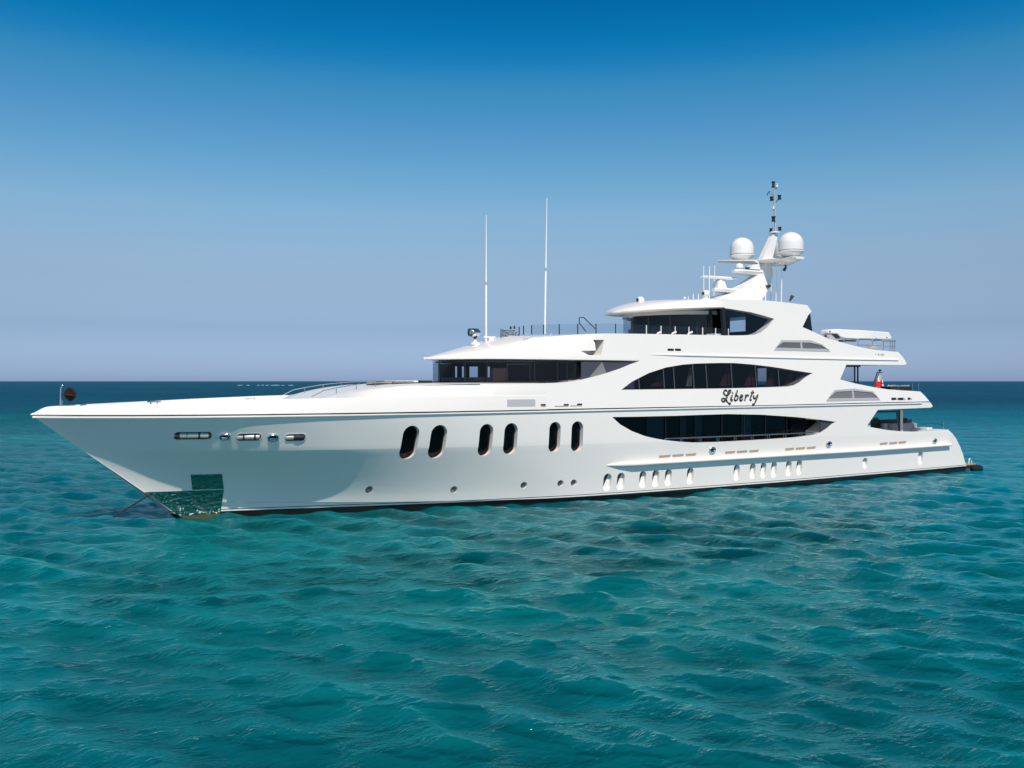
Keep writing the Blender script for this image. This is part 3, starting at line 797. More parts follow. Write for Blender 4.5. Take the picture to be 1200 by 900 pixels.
# polished stem plate under the anchor pocket
def bow_plate():
    bm = bmesh.new(); rows = []
    ys = [555.6+(605.0-555.6)*k/34 for k in range(35)]
    for y in ys:
        if y < 574: xr = lerp(260, 262.2, (y-555.6)/18); xl = lerp(223.4, 225.4, (y-555.6)/18)
        else:
            xr = lerp(262.2, 257.6, (y-574)/31); xl = None
        rows.append((y, xl, xr))
    upper = [r for r in rows if r[1] is not None]; lower = [(574.0, None, 262.2)]+[r for r in rows if r[1] is None]
    def row(y, xl, xr, n=16):
        pr = on(xr, y, hull_w, -.6); out = []
        if xl is None: x0 = stem(pr.z)+.02
        else: x0 = on(xl, y, hull_w, -.8).x
        for k in range(n+1):
            x = lerp(x0, pr.x, (k/n)**1.3); out.append((x, -hull_w(x, pr.z)-.022, pr.z))
        return out
    for grp in (upper, lower):
        R_ = [[bm.verts.new(p) for p in row(*r)] for r in grp]
        for a, b in zip(R_, R_[1:]):
            for i in range(len(a)-1): bm.faces.new((a[i], b[i], b[i+1], a[i+1]))
    bmesh.ops.recalc_face_normals(bm, faces=bm.faces)
    g = bmesh.ops.solidify(bm, geom=bm.faces[:], thickness=-.018)
    o = finish(bm, 'stem_plate', None, hull, 40)
    m = bpy.data.materials.new('polished_plate'); m.use_nodes = True; t = m.node_tree; b = t.nodes['Principled BSDF']
    b.inputs['Base Color'].default_value = (.20, .34, .28, 1); b.inputs['Metallic'].default_value = 1; b.inputs['Roughness'].default_value = .09
    tc = t.nodes.new('ShaderNodeTexCoord'); n = t.nodes.new('ShaderNodeTexNoise'); n.inputs['Scale'].default_value = 4.5; n.inputs['Detail'].default_value = 5; n.inputs['Distortion'].default_value = 1.2
    bp = t.nodes.new('ShaderNodeBump'); bp.inputs['Strength'].default_value = .8; bp.inputs['Distance'].default_value = .16
    t.links.new(tc.outputs['Object'], n.inputs[0]); t.links.new(n.outputs[0], bp.inputs['Height']); t.links.new(bp.outputs[0], b.inputs['Normal'])
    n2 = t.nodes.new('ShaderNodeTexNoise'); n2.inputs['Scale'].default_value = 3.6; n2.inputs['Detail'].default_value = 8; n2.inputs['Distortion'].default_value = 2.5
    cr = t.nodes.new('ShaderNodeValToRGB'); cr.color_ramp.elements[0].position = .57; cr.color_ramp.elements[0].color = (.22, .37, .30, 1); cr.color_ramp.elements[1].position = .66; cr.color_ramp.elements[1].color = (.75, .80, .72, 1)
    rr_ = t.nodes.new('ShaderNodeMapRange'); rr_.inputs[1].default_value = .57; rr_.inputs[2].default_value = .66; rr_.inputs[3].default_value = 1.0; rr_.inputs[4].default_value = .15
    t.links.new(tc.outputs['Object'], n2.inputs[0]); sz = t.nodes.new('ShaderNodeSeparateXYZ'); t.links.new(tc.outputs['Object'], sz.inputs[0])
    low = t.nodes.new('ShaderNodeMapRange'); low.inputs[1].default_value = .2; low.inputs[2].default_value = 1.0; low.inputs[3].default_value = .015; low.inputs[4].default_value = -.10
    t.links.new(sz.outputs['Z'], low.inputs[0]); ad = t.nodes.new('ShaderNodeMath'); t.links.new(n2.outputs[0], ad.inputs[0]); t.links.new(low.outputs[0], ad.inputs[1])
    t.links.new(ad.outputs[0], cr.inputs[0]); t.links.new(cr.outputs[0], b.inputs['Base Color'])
    t.links.new(ad.outputs[0], rr_.inputs[0]); t.links.new(rr_.outputs[0], b.inputs['Metallic'])          # pale water glints painted into the colour of the lower plate
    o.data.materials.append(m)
    # a band of ochre growth at its foot
    z1, z0 = on(230, 603.2, hull_w, -.4).z, -.15
    bm = bmesh.new(); rr = []
    for z in (z1, lerp(z1, z0, .5), z0):
        xr = on(257.6, 604, hull_w, -.4).x
        rr.append([bm.verts.new((lerp(stem(z)+.02, xr, k/14), -hull_w(lerp(stem(z)+.02, xr, k/14), z)-.027, z)) for k in range(15)])
    for a, b in zip(rr, rr[1:]):
        for i in range(14): bm.faces.new((a[i], b[i], b[i+1], a[i+1]))
    mat('ochre_growth', (.085, .075, .025), .7, var=.35)
    finish(bm, 'waterline_growth', 'ochre_growth', hull, 40)
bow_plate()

# --- main deck: side deck, glazed wall and rail behind the lower opening
xl, xr = min(p[0] for p in LL), max(p[0] for p in LL)
wall = box('saloon_wall', xl+.1, xr-.1, -3.10, -3.055, 2.16, 4.36, 'black_glass', hull)
for a, b in [(757, 777), (796.5, 803.5), (813.5, 822), (868, 880), (926, 946)]:
    p, q = at(a, 500, -3.12), at(b, 500, -3.12)
    box('door_panel', p.x, q.x, -3.135, -3.102, 2.2, 4.3, 'navy_glass', hull)
for a in (780, 846, 872, 897, 922):
    p = at(a, 500, -3.14); box('mullion', p.x-.03, p.x+.03, -3.15, -3.103, 2.2, 4.3, 'dark_metal', hull)
EP = px_poly([(962.9, 492.4), (979, 494.3), (970.6, 501.6), (963, 506.6)], hull_w)
follow('end_panel', EP, hull_w, -.10, .14, 'grey_glass', hull)
def hz(px, py): return on(px, py, hull_w)
inset = Vector((0, .10, 0))
RAILP = [(780.6, 514.2), (800, 513.4), (822, 512.5), (843, 511.6), (863, 510.8), (883, 510.0), (902, 509.3), (921, 508.4), (939.5, 507.6), (955, 506.9), (962.5, 506.5)]
bm = bmesh.new(); b_tube(bm, [hz(*q)+inset for q in RAILP], .026, 8)
for k, (a, b) in enumerate(RAILP[:-1]):
    for dx in ((0,) if k == 0 else (-1.1, 1.1)):
        t = hz(a+dx, b)+inset; b_tube(bm, [t, t-Vector((0, 0, .42))], .018, 6)
finish(bm, 'side_rail', 'steel', hull, 40)

# --- saloon windows (upper deck)
def shell_room(name, x0, x1, yh, z0, z1, door, m, parent):     # lining of a cabin: floor, ceiling, far side, ends
    bm = bmesh.new(); e = .03
    b_box(bm, x0, x1, -yh, yh, z0, z0+e); b_box(bm, x0, x1, -yh, yh, z1-e, z1)
    b_box(bm, x0, x0+e, -yh, yh, z0+e, z1-e)
    d0, d1, dz0, dz1 = door
    b_box(bm, x1-e, x1, -yh, d0, z0+e, z1-e); b_box(bm, x1-e, x1, d1, yh, z0+e, z1-e)
    b_box(bm, x1-e, x1, d0, d1, dz1, z1-e); b_box(bm, x1-e, x1, d0, d1, z0+e, dz0)
    b_box(bm, x0+e, x1-e, yh-e, yh, z0+e, z1-e)
    return finish(bm, name, m, parent)
x0, x1 = min(p[0] for p in LU), max(p[0] for p in LU)
shell_room('saloon_lining', x0+1.52, x1+2.58, 3.68, 5.37, 7.13, DS, 'dark_room', body)
y_b = -ysB(6.5)+.745
wl_ = [q for q in LU if q[0] < x0+1.6]
follow('saloon_glass', shrink(LU, .02), bodyside, -.07, .085, 'dark_tint', body)
for a in (749.2, 778.6, 790.6, 813.4, 828.8, 858.4, 886.8, 913.4):
    b = on(a, 450, bside); 
    top = [q for q in LU if q[1] > b.z]; 
    zt = max(zz for zz in [b.z]+[lerp(p[1], q[1], (b.x-p[0])/(q[0]-p[0])) for p, q in zip(LU, LU[1:]) if (p[0]-b.x)*(q[0]-b.x) <= 0 and p[0] != q[0]])
    zb = min(zz for zz in [b.z]+[lerp(p[1], q[1], (b.x-p[0])/(q[0]-p[0])) for p, q in zip(LU, LU[1:]+LU[:1]) if (p[0]-b.x)*(q[0]-b.x) <= 0 and p[0] != q[0]])
    follow('mullion', [(b.x-.035, zb+.02), (b.x+.035, zb+.02), (b.x+.035, zt-.02), (b.x-.035, zt-.02)], bodyside, -.045, .068, 'mullion_grey', body)
for a, b, c, m in [(806.5, 812, 431, 'curtain'), (764, 777.5, 439, 'red_curtain'), (845.5, 857, 430, 'red_curtain'), (874, 885.5, 433, 'red_curtain'), (899, 909, 434, 'red_curtain'), (921, 930, 437, 'red_curtain')]:
    p, q = at(a, c, -3.9), at(b, 452.6, -3.9); bm = bmesh.new(); ring0, ring1 = [], []
    n = 9
    for k in range(n):
        x = lerp(p.x, q.x, k/(n-1)); y = -3.80+.05*math.cos(k*2.6)
        ring0.append((lerp(x, q.x, .75), y, p.z)); ring1.append((x, y, q.z))
    A = ring0+[(x, y+.03, z) for x, y, z in ring0[::-1]]; B = ring1+[(x, y+.03, z) for x, y, z in ring1[::-1]]
    b_prism(bm, A, B); finish(bm, 'curtain', m, body, 60)

# --- sky lounge glazing under the hardtop
shell_room('lounge_lining', xs0-.48, xs1+.58, 3.53, 8.02, 9.60, DL, 'dark_room', body)
follow('lounge_glass', shrink(LS, .015), bodyside, -.09, .105, 'tinted_glass', body)
b = on(849, 378, bside); follow('door_post', [(b.x-.1, on(849, 392.9, bside).z), (b.x+.1, on(849, 392.9, bside).z), (b.x+.1, on(849, 361.6, bside).z), (b.x-.1, on(849, 361.6, bside).z)], bodyside, -.03, .2, 'black_paint', body)
def plan_curve(xn, xe, wmax, ln, pw, n=40):
    pts = []
    for k in range(n+1):
        x = xn+(xe-xn)*(1-k/n)**1.8
        t = min(1, (x-xn)/ln); pts.append((x, -wmax*(max(0, 1-(1-t)**pw))**.62))
    return pts+[(x, -y) for x, y in pts[-2::-1]]
def shell(name, pts, z0, z1, th, m, parent):
    bm = bmesh.new(); n = len(pts); inn = []
    for i, (x, y) in enumerate(pts):
        a = Vector(pts[max(i-1, 0)]); b = Vector(pts[min(i+1, n-1)]); d = (b-a).normalized()
        inn.append((x-d.y*-th if False else x+d.y*-th, y+d.x*th))
    # make sure the inner line lies inside
    if abs(inn[0][1]) > abs(pts[0][1]): inn = [(2*p[0]-q[0], 2*p[1]-q[1]) for p, q in zip(pts, inn)]
    rings = [[(p[0], p[1], z0), (p[0], p[1], z1), (q[0], q[1], z1), (q[0], q[1], z0)] for p, q in zip(pts, inn)]
    b_loft(bm, rings); return finish(bm, name, m, parent, 40)
gx = at(741.5, 380, 0).x
gp = plan_curve(gx, HE+.1, 3.35, 3.4, 2.0)
shell('lounge_windscreen', gp, 8.14, 9.36, .02, 'tinted_glass', body)
shell('windscreen_header', [(x-.04, y*1.012) for x, y in gp], 9.36, 9.56, .08, 'pale_grey', body)
for a in (760, 786, 817, 844.5):
    best = min(gp[:len(gp)//2+3], key=lambda q: abs((Vector((q[0], q[1], 8.8))-CAMP).normalized().x/(Vector((q[0], q[1], 8.8))-CAMP).normalized().y-ray(a, 380).x/ray(a, 380).y))
    tube('mullion', [(best[0], best[1]-.02, 8.14), (best[0], best[1]-.02, 9.37)], .035, 'dark_metal', body, 6)
for sg in (-1, 1):
    y0, y1 = sorted((sg*3.3, sg*3.93)); box('lounge_side_door', HE+.02, HE+.10, y0, y1, 8.16, 9.66, 'black_glass', body)
box('lounge_bulkhead', HE-.2, HE-.1, -2.9, .6, 8.15, 9.45, 'dark_room', body)
box('lounge_console', gx+.9, gx+1.7, -1.6, 1.6, 8.15, 8.75, 'pad_black', body)

# --- wheelhouse
wx = at(510.4, 436, 0).x; wxe = at(681, 436, -4.0).x
wp = plan_curve(wx, wxe, 4.0, 6.2, 2.2)
shell('wheelhouse_glass', wp, 5.55, 6.80, .02, 'tinted_glass', body)
bm = bmesh.new()
fl = [(x+.12, y*.95) for x, y in wp if x < wxe-.06]
for z0_, z1_ in ((5.735, 5.78), (6.70, 6.76)): b_prism(bm, [(x, y, z0_) for x, y in fl], [(x, y, z1_) for x, y in fl])
b_box(bm, wxe-.3, wxe-.05, -3.92, 3.92, 5.79, 6.69)
finish(bm, 'wheelhouse_lining', 'dark_room', body)
gaps = [(533.4, 536.2), (541.4, 544.2), (550.2, 560.4), (571.6, 574.6)]
yb = 2.75; edges = [at(514, 436, yb).x]
for a, b in gaps: edges += [at(a, 436, yb).x, at(b, 436, yb).x]
edges.append(wxe-.3)
zlo, zhi = at(555, 442.4, yb).z, at(555, 429.6, yb).z
bm = bmesh.new()
for a, b in zip(edges[::2], edges[1::2]): b_box(bm, a, b, yb, yb+.06, 5.782, 6.698)
for a, b in zip(edges[1::2], edges[2::2]): b_box(bm, a, b, yb, yb+.06, 5.782, zlo); b_box(bm, a, b, yb, yb+.06, zhi, 6.698)
finish(bm, 'wheelhouse_side', 'dark_room', body)
box('helm_console', wx+1.2, wx+2.1, -1.9, 1.9, 5.785, 5.98, 'pad_black', body)
p, q = at(578, 440, -2.6), at(594.5, 440, -2.6)
box('helm_seat', p.x, q.x, -2.6, -2.4, 5.79, at(586, 431.5, -2.6).z, 'brown_room', body)
for a in (516, 545.5, 570, 594.5, 619, 628, 652, 662):
    best = min(wp[:len(wp)//2+3], key=lambda s: abs((s[0]-CX)/(s[1]+CAM_D)-ray(a, 436).x/ray(a, 436).y))
    tube('mullion', [(best[0], best[1]+.02, 5.6), (best[0], best[1]+.02, 6.79)], .03, 'black_paint', body, 6)
GP = [(681, 423.9), (746, 423.9), (726.7, 431.6), (710.7, 437.0), (696, 441.0), (681, 445.0)]
wing = lambda x, z: ysB(z)-.06
follow('wing_glass', px_poly(GP, wing), wing, 0, .03, 'grey_glass', body)
wing2 = lambda x, z: ysB(z)-.055
follow('wing_panel', px_poly([(705.6, 424.2), (710.6, 437.0), (690.5, 442.2)], wing2), wing2, .004, .003, 'pale_glass', body)
follow('wing_panel', px_poly([(681.4, 424.2), (704.4, 424.2), (689.6, 442.4), (681.4, 444.6)], wing2), wing2, .003, .003, 'grey_glass', body)

# --- bridge wing station
p, q = at(695.2, 398, -3.36), at(702, 398, -3.36)
box('wing_door', p.x, q.x, -3.36, -3.31, at(698, 410.2, -3.36).z, at(698, 397.4, -3.36).z, 'red_brown', brow)
p = at(695.4, 408.4, -3.6); lathe('wing_control', (p.x, -3.6, p.z-.12), [(.05, 0), (.07, .02), (.07, .16), (.03, .2)], 'dark_metal', brow, 12)

# --- louvred vents
def vent(pts, div):
    poly = px_poly(pts, bodyside)
    bm = bmesh.new(); out = poly; inn = shrink(poly, .15); n = len(poly)
    for i in range(n):
        j = (i+1) % n
        quad = [out[i], out[j], inn[j], inn[i]]
        b_prism(bm, [(x, -bodyside(x, z)-.015, z) for x, z in quad], [(x, -bodyside(x, z)+.065, z) for x, z in quad])
    d0, d1 = on(div-1.0, pts[0][1]-.8, bodyside), on(div+1.0, pts[0][1]-.8, bodyside); u0, u1 = on(div-2.0, pts[1][1]+1.4, bodyside), on(div, pts[1][1]+1.4, bodyside)
    b_prism(bm, [tuple(v+Vector((0, -.012, 0))) for v in (d0, d1, u1, u0)], [tuple(v+Vector((0, .06, 0))) for v in (d0, d1, u1, u0)])
    v = finish(bm, 'louvre_vent', 'pale_grey', body)
    bm = bmesh.new(); z0, z1 = min(p[1] for p in inn), max(p[1] for p in inn); N = 11
    for k in range(N):
        z = lerp(z0, z1, (k+.5)/N); xs_ = []
        for a, b in zip(inn, inn[1:]+inn[:1]):
            if (a[1]-z)*(b[1]-z) <= 0 and a[1] != b[1]: xs_.append(lerp(a[0], b[0], (z-a[1])/(b[1]-a[1])))
        if len(xs_) < 2: continue
        xa_, xb_ = min(xs_), max(xs_); h = (z1-z0)/N*.42; y = -bodyside(0, z)
        b_prism(bm, [(xa_, y+.004, z-h), (xb_, y+.004, z-h), (xb_, y+.012, z-h*1.3), (xa_, y+.012, z-h*1.3)], [(xa_, y+.05, z+h), (xb_, y+.05, z+h), (xb_, y+.058, z+h*.8), (xa_, y+.058, z+h*.8)])
    finish(bm, 'louvre_slats', 'slat_grey', v)
    # backing
    follow('louvre_back', shrink(poly, .05), bodyside, -.056, .0585, 'louvre_grey', v)
vent(VENT_UP, 939.5); vent(VENT_LO, 1000.2)

# --- the yacht's name in script
STROKES = {
 'L': [[(275, 168), (242, 145), (207, 165), (196, 205), (215, 245), (255, 272), (298, 255), (338, 215), (362, 165), (345, 140), (316, 165), (295, 215), (276, 300), (255, 350), (225, 395), (187, 412), (155, 392), (160, 352), (195, 335), (240, 365), (290, 425), (332, 468), (358, 442)]],
 'i': [[(412, 196), (406, 214)], [(402, 255), (380, 310), (362, 360), (376, 390), (404, 366)]],
 'b': [[(525, 145), (500, 210), (470, 290), (450, 360), (475, 390), (508, 370), (532, 310), (520, 272), (490, 275), (468, 302)]],
 'e': [[(582, 332), (630, 302), (640, 268), (612, 260), (582, 310), (575, 365), (605, 390), (645, 358)]],
 'r': [[(704, 252), (716, 280), (702, 340), (690, 388)], [(702, 335), (730, 282), (760, 256), (782, 278)]],
 't': [[(885, 145), (860, 230), (830, 320), (818, 370), (848, 372)], [(832, 206), (902, 200)]],
 'y': [[(906, 262), (896, 310), (920, 345), (955, 320), (985, 270)], [(1006, 245), (970, 340), (935, 430), (902, 480), (868, 470)]]}
bm = bmesh.new()
for ss in STROKES.values():
    for s_ in ss:
        pts = []
        for i in range(len(s_)-1):               # Catmull-Rom through the stroke
            p0, p1, p2, p3 = s_[max(i-1, 0)], s_[i], s_[i+1], s_[min(i+2, len(s_)-1)]
            for k in range(4):
                t = k/4; pts.append(tuple(.5*((2*b)+(c-a)*t+(2*a-5*b+4*c-d)*t*t+(3*b-a-3*c+d)*t**3) for a, b, c, d in zip(p0, p1, p2, p3)))
        pts.append(s_[-1])
        P3 = [on(838+x/20, 450+y/20, bodyside) for x, y in pts]
        b_tube(bm, P3, [.038+.020*abs(math.sin(i*.35)) for i in range(len(P3))], 6)
finish(bm, 'name_lettering', 'letter_grey', body, 60)

# ------------------------------------------------------------------ mast, domes and aerials
def c0(px, py, y=0): return at(px, py, y)
mast_pts = [(831, 351.6), (842, 347), (856.7, 342.9), (866, 335.5), (876, 329), (884.7, 322.2), (889, 316), (890.5, 309.5), (896.7, 308.4), (899.5, 312), (901.2, 317), (900.8, 324), (896.9, 335.5), (891, 344), (885.5, 352.5)]
mp_ = [c0(*q) for q in mast_pts]
def mw(z): return lerp(.58, .30, sstep((z-10)/2.9))
bm = bmesh.new(); b_prism(bm, [(p.x, -mw(p.z), p.z) for p in mp_], [(p.x, mw(p.z), p.z) for p in mp_])
mast = finish(bm, 'mast', 'white_gelcoat', yacht, 28)
# upper raked column
q0, q1, q2, q3 = c0(890.6, 305), c0(902.3, 305), c0(910, 274.6), c0(904.2, 274.6)
bm = bmesh.new(); b_loft(bm, [[(a.x, -.2, a.z), (b.x, -.2, b.z), (b.x, .2, b.z), (a.x, .2, a.z)] for a, b in ((c0(893.5, 312), c0(901.6, 314)), (q0, q1))]+[[(q3.x, -.15, q3.z), (q2.x, -.15, q2.z), (q2.x, .15, q2.z), (q3.x, .15, q3.z)]])
finish(bm, 'mast_column', 'white_gelcoat', mast, 20)
t = c0(907, 273.2); lathe('mast_cap', (t.x, 0, t.z-.03), [(.26, 0), (.34, .03), (.34, .09), (.28, .11)], 'white_gelcoat', mast, 24)
# crosstree carrying the domes
Yp = 2.0
port, stbd = at(926.5, 300.8, -Yp), at(869.5, 306, Yp); ctr = c0(896, 306.2)
def wing_plate(name, c, tip, ztip, m, parent, ch0, ch1, th=.16):
    bm = bmesh.new(); rr = []
    for k in range(9):
        t = k/8; x = lerp(c[0], tip[0], t); y = lerp(c[1], tip[1], t); z = lerp(c[2], ztip, t); ch = lerp(ch0, ch1, t)*(1 if k < 8 else .8); tt = th*lerp(1, .6, t)
        rr.append([(x-ch/2, y, z), (x-ch*.35, y, z+tt/2), (x+ch*.35, y, z+tt/2), (x+ch/2, y, z), (x+ch*.3, y, z-tt), (x-ch*.3, y, z-tt)])
    b_loft(bm, rr); return finish(bm, name, m, parent, 30)
wing_plate('crosstree', (ctr.x, -.1, ctr.z), (port.x, -Yp-.7), port.z-.12, 'white_gelcoat', mast, 1.5, 1.0)
tip = at(842.5, 305.3, Yp+.75)
wing_plate('crosstree', (ctr.x, .1, ctr.z), (tip.x+.2, Yp+.75), at(869.5, 305.6, Yp).z, 'white_gelcoat', mast, 1.5, .9)
def dome(name, px, py_base, y, rad, h, parent=mast):
    b = at(px, py_base, y)
    prof = [(rad*.45, -.02), (rad*.62, .02), (rad*1.03, .24*rad/.66), (rad*1.03, .30*rad/.66)]
    o = lathe(name, (b.x, y, b.z), prof, 'white_gelcoat', parent, 40)
    lathe('dome_seam', (b.x, y, b.z), [(rad*.985, .301*rad/.66), (rad*.985, .345*rad/.66)], 'dark_metal', o, 40) if False else None
    zs = .30*rad/.66
    pr = [(rad*.97, zs), (rad*.97, zs+.035), (rad, zs+.036), (rad, zs+.36*h)]
    for k in range(1, 9):
        a = k/8*math.pi/2*.995; pr.append((rad*math.cos(a), zs+.36*h+(h*.64-.0)*math.sin(a)*1.0))
    bm = bmesh.new(); b_lathe(bm, (b.x, y, b.z), pr, 40)
    me = o.data; me.materials.append(MAT['dark_metal']); b2 = bmesh.new(); b2.from_mesh(me)
    tmp = bpy.data.meshes.new('tmp'); bmesh.ops.recalc_face_normals(bm, faces=bm.faces); bm.to_mesh(tmp); bm.free(); b2.from_mesh(tmp)
    for f in b2.faces:
        c = f.calc_center_median()
        if b.z+zs+.001 < c.z < b.z+zs+.03: f.material_index = 1
    b2.to_mesh(me); b2.free(); bpy.data.meshes.remove(tmp); sharp(me, 30)
    return o
dome('satellite_dome', 926.5, 301.0, -Yp, .735, 1.12)
dome('satellite_dome', 869.3, 305.2, Yp, .735, 1.10)
dome('satellite_dome', 919.6, 305.4, 1.2, .70, 1.06)
tb = at(921.3, 306.2, 1.2); tc_ = c0(900, 307.5)
tube('dome_arm', [(tc_.x, .2, tc_.z), (tb.x, 1.2, tb.z)], [.22, .30], 'white_gelcoat', mast, 12)
b = at(927, 304.4, -Yp); lathe('dome_pedestal', (b.x-.05, -Yp, b.z-.16), [(.25, 0), (.62, .16), (.66, .2), (.3, .26)], 'white_gelcoat', mast, 28)
b = at(922, 308.5, -1.2); lathe('dome_pedestal', (b.x-.1, -1.2, b.z-.12), [(.2, 0), (.48, .10), (.5, .16), (.3, .2)], 'white_gelcoat', mast, 28)
# radar brackets and scanners
def bracket(pxl, pxr, py, y, w, m='white_gelcoat'):
    a, b = at(pxl, py, y), at(pxr, py, y); bm = bmesh.new(); rr = []
    for k in range(9):
        t = k/8; x = lerp(a.x, b.x, t); ww = w*math.sqrt(max(.12, 1-(1-min(1, t*2.6))**2)); th = lerp(.10, .2, t)
        rr.append([(x, y-ww, a.z+.02), (x, y-ww*.9, a.z+.09), (x, y+ww*.9, a.z+.09), (x, y+ww, a.z+.02), (x, y+ww*.7, a.z-th), (x, y-ww*.7, a.z-th)])
    b_loft(bm, rr); return finish(bm, 'radar_bracket', m, mast, 30)
bracket(835.5, 872, 339.4, 0, .42); bracket(859, 892, 317.6, 0, .40)
p = c0(844, 338.2)
bm = bmesh.new(); b_loft(bm, [[(p.x-.36, -.22, p.z), (p.x+.34, -.22, p.z), (p.x+.34, .22, p.z), (p.x-.36, .22, p.z)], [(p.x-.33, -.20, p.z+.42), (p.x+.16, -.20, p.z+.42), (p.x+.16, .20, p.z+.42), (p.x-.33, .20, p.z+.42)]])
radar = finish(bm, 'radar_scanner', 'white_gelcoat', mast, 20)
a, b = at(822, 328.8, -.55), at(862.8, 320.6, .45)
zc = p.z+.53; cen = Vector((p.x-.1, 0, zc)); d = Vector((1.0, .62, .05)).normalized(); 
e0, e1 = Vector((a.x, -.55, zc-.02)), Vector((b.x, .45, zc+.16))
bm = bmesh.new(); rr = []
for k in range(7):
    t = k/6; q = e0.lerp(e1, t); h = .11*(1 if 0 < k < 6 else .7)
    rr.append([q+Vector((0, -.12, -h*.6)), q+Vector((0, -.14, h*.3)), q+Vector((0, -.05, h)), q+Vector((0, .10, h*.8)), q+Vector((0, .12, -h*.5))])
b_loft(bm, rr); finish(bm, 'scanner_bar', 'white_gelcoat', radar, 35)
lathe('scanner_motor', (p.x-.06, 0, p.z+.40), [(.2, 0), (.2, .08), (.1, .12), (.1, .16)], 'soft_white', radar, 20)
p = c0(866.3, 315.8); lathe('small_dome', (p.x, 0, p.z), [(.10, -.02), (.12, .06), (.24, .10), (.25, .2), (.21, .30), (.1, .36), (.02, .375)], 'white_gelcoat', mast, 28)
bm = bmesh.new(); p = c0(884, 311.5); q = c0(889, 315.5)
b_loft(bm, [[(p.x-.5, -.2, q.z-.05), (p.x-.35, -.2, p.z+.02), (p.x+.3, -.2, p.z+.12), (p.x+.4, -.2, q.z-.05)], [(p.x-.5, .2, q.z-.05), (p.x-.35, .2, p.z+.02), (p.x+.3, .2, p.z+.12), (p.x+.4, .2, q.z-.05)]])
finish(bm, 'horn_housing', 'white_gelcoat', mast, 30)
p = c0(876.3, 314.8); box('horn', p.x-.12, p.x+.12, -.1, .1, p.z-.02, p.z+.08, 'dark_metal', mast)
for px, py in ((890, 330.5), (884.5, 336.5), (877, 342.3)):
    p = c0(px, py); lathe('mast_light', (p.x, -mw(p.z)-.03, p.z), [(.05, 0), (.05, .04)], 'soft_white', mast, 10, 'Y')
p = at(900.3, 335.6, -.5); lathe('floodlight', (p.x, -.5, p.z-.08), [(.08, 0), (.16, .06), (.17, .14), (.05, .17)], 'dark_metal', mast, 16)
# signal pole with lamps
p0, p1 = c0(908.6, 273), c0(907.4, 222)
pole = tube('signal_pole', [p0, (p1.x, 0, p1.z)], [.06, .045], 'pale_grey', mast, 10)
def lampc(px, py, r, h, m, y=0.):
    p = at(px, py, y); return lathe('signal_lamp', (p.x, y, p.z-h/2), [(r*1.1, 0), (r*1.1, h*.14), (r*.82, h*.18), (r*.82, h*.78), (r*1.1, h*.82), (r*1.05, h)], m, pole, 14)
lampc(906.3, 216.2, .10, .36, 'dark_metal'); lampc(904.2, 232.8, .11, .24, 'black_paint'); lampc(913.4, 231.2, .11, .26, 'black_paint')
lampc(906.4, 256.5, .12, .30, 'black_paint'); lampc(903.6, 269.6, .10, .2, 'black_paint'); lampc(913.8, 268.2, .11, .22, 'black_paint')
lampc(910.4, 217.4, .075, .2, 'white_gelcoat'); lampc(906.2, 243, .07, .18, 'white_gelcoat')
for (ax, ay), (bx, by) in (((907.6, 221.5), (910.6, 220.4)), ((908, 233), (904.5, 234)), ((908.2, 237.5), (913, 233.4)), ((908.4, 246), (906, 246)), ((908.6, 259), (906, 258))):
    tube('lamp_arm', [c0(ax, ay), c0(bx, by)], .025, 'dark_metal', pole, 6)
tube('wind_vane', [c0(899.2, 229), c0(899.6, 226.4), c0(901.6, 224.6), c0(902, 224.2)], [.03, .025, .04, .02], 'dark_metal', pole, 6)
tube('lamp_arm', [c0(907.9, 229.5), c0(900.8, 226)], .012, 'dark_metal', pole, 5)
p = at(919.6, 314.6, -1.3); tube('hailer_horn', [at(920.4, 309.6, -1.3), at(921, 313, -1.3), at(918.8, 316.6, -1.3)], [.05, .06, .10], 'dark_metal', mast, 10)
# rod aerials
for k, (x0_, y0_, x1_, y1_, y) in enumerate([(824.8, 351, 824.6, 312, .9), (831, 350, 831.4, 312, -.6), (836.5, 348, 837.6, 311, 1.6), (818.3, 351.5, 818.4, 336, 0), (812.4, 352, 812.3, 344.3, -.5), (806.6, 352.4, 806.6, 347.5, .4), (890.8, 352, 891, 344, .9), (897, 351.5, 897.6, 337.5, -.9), (903.4, 352, 903.4, 305.5, .7), (909.4, 353, 910, 304.5, -.9), (915.6, 353, 916.4, 304.5, -1.5)]):
    lower, upper = at(x0_, y0_+1.6, y), at(x1_, y1_, y)
    tube('rod_aerial', [lower, lower.lerp(upper, .12), upper], [.035, .032, .022], 'white_gelcoat', hardtop, 8)
p = at(802.2, 349, .2); lathe('gps_dome', (p.x, .2, p.z-.14), [(.03, -.1), (.03, .08), (.10, .10), (.09, .17), (.03, .2)], 'white_gelcoat', hardtop, 14)
def camera_dome(px, py, y, par):
    p = at(px, py, y); o = lathe('surveillance_camera', (p.x, y, p.z-.32), [(.30, -.05), (.22, .04), (.11, .07), (.11, .16)], 'white_gelcoat', par, 24)
    lathe('camera_head', (p.x-.2, y, p.z), [(.02, -.0), (.15, .03), (.19, .12), (.19, .30), (.13, .40), (.02, .42)], 'white_gelcoat', o, 20, 'X')
    lathe('camera_lens', (p.x-.21, y, p.z), [(.09, 0), (.1, .03), (.03, .05)], 'dark_metal', o, 14, 'X')
camera_dome(750.2, 351.6, 0, hardtop); camera_dome(826.9, 344, -.8, hardtop)
p, q = at(925.6, 352.5, -2.2), at(928.5, 347, -2.2); tube('roof_spotlight', [p, q], [.05, .11], 'dark_metal', hardtop, 10)

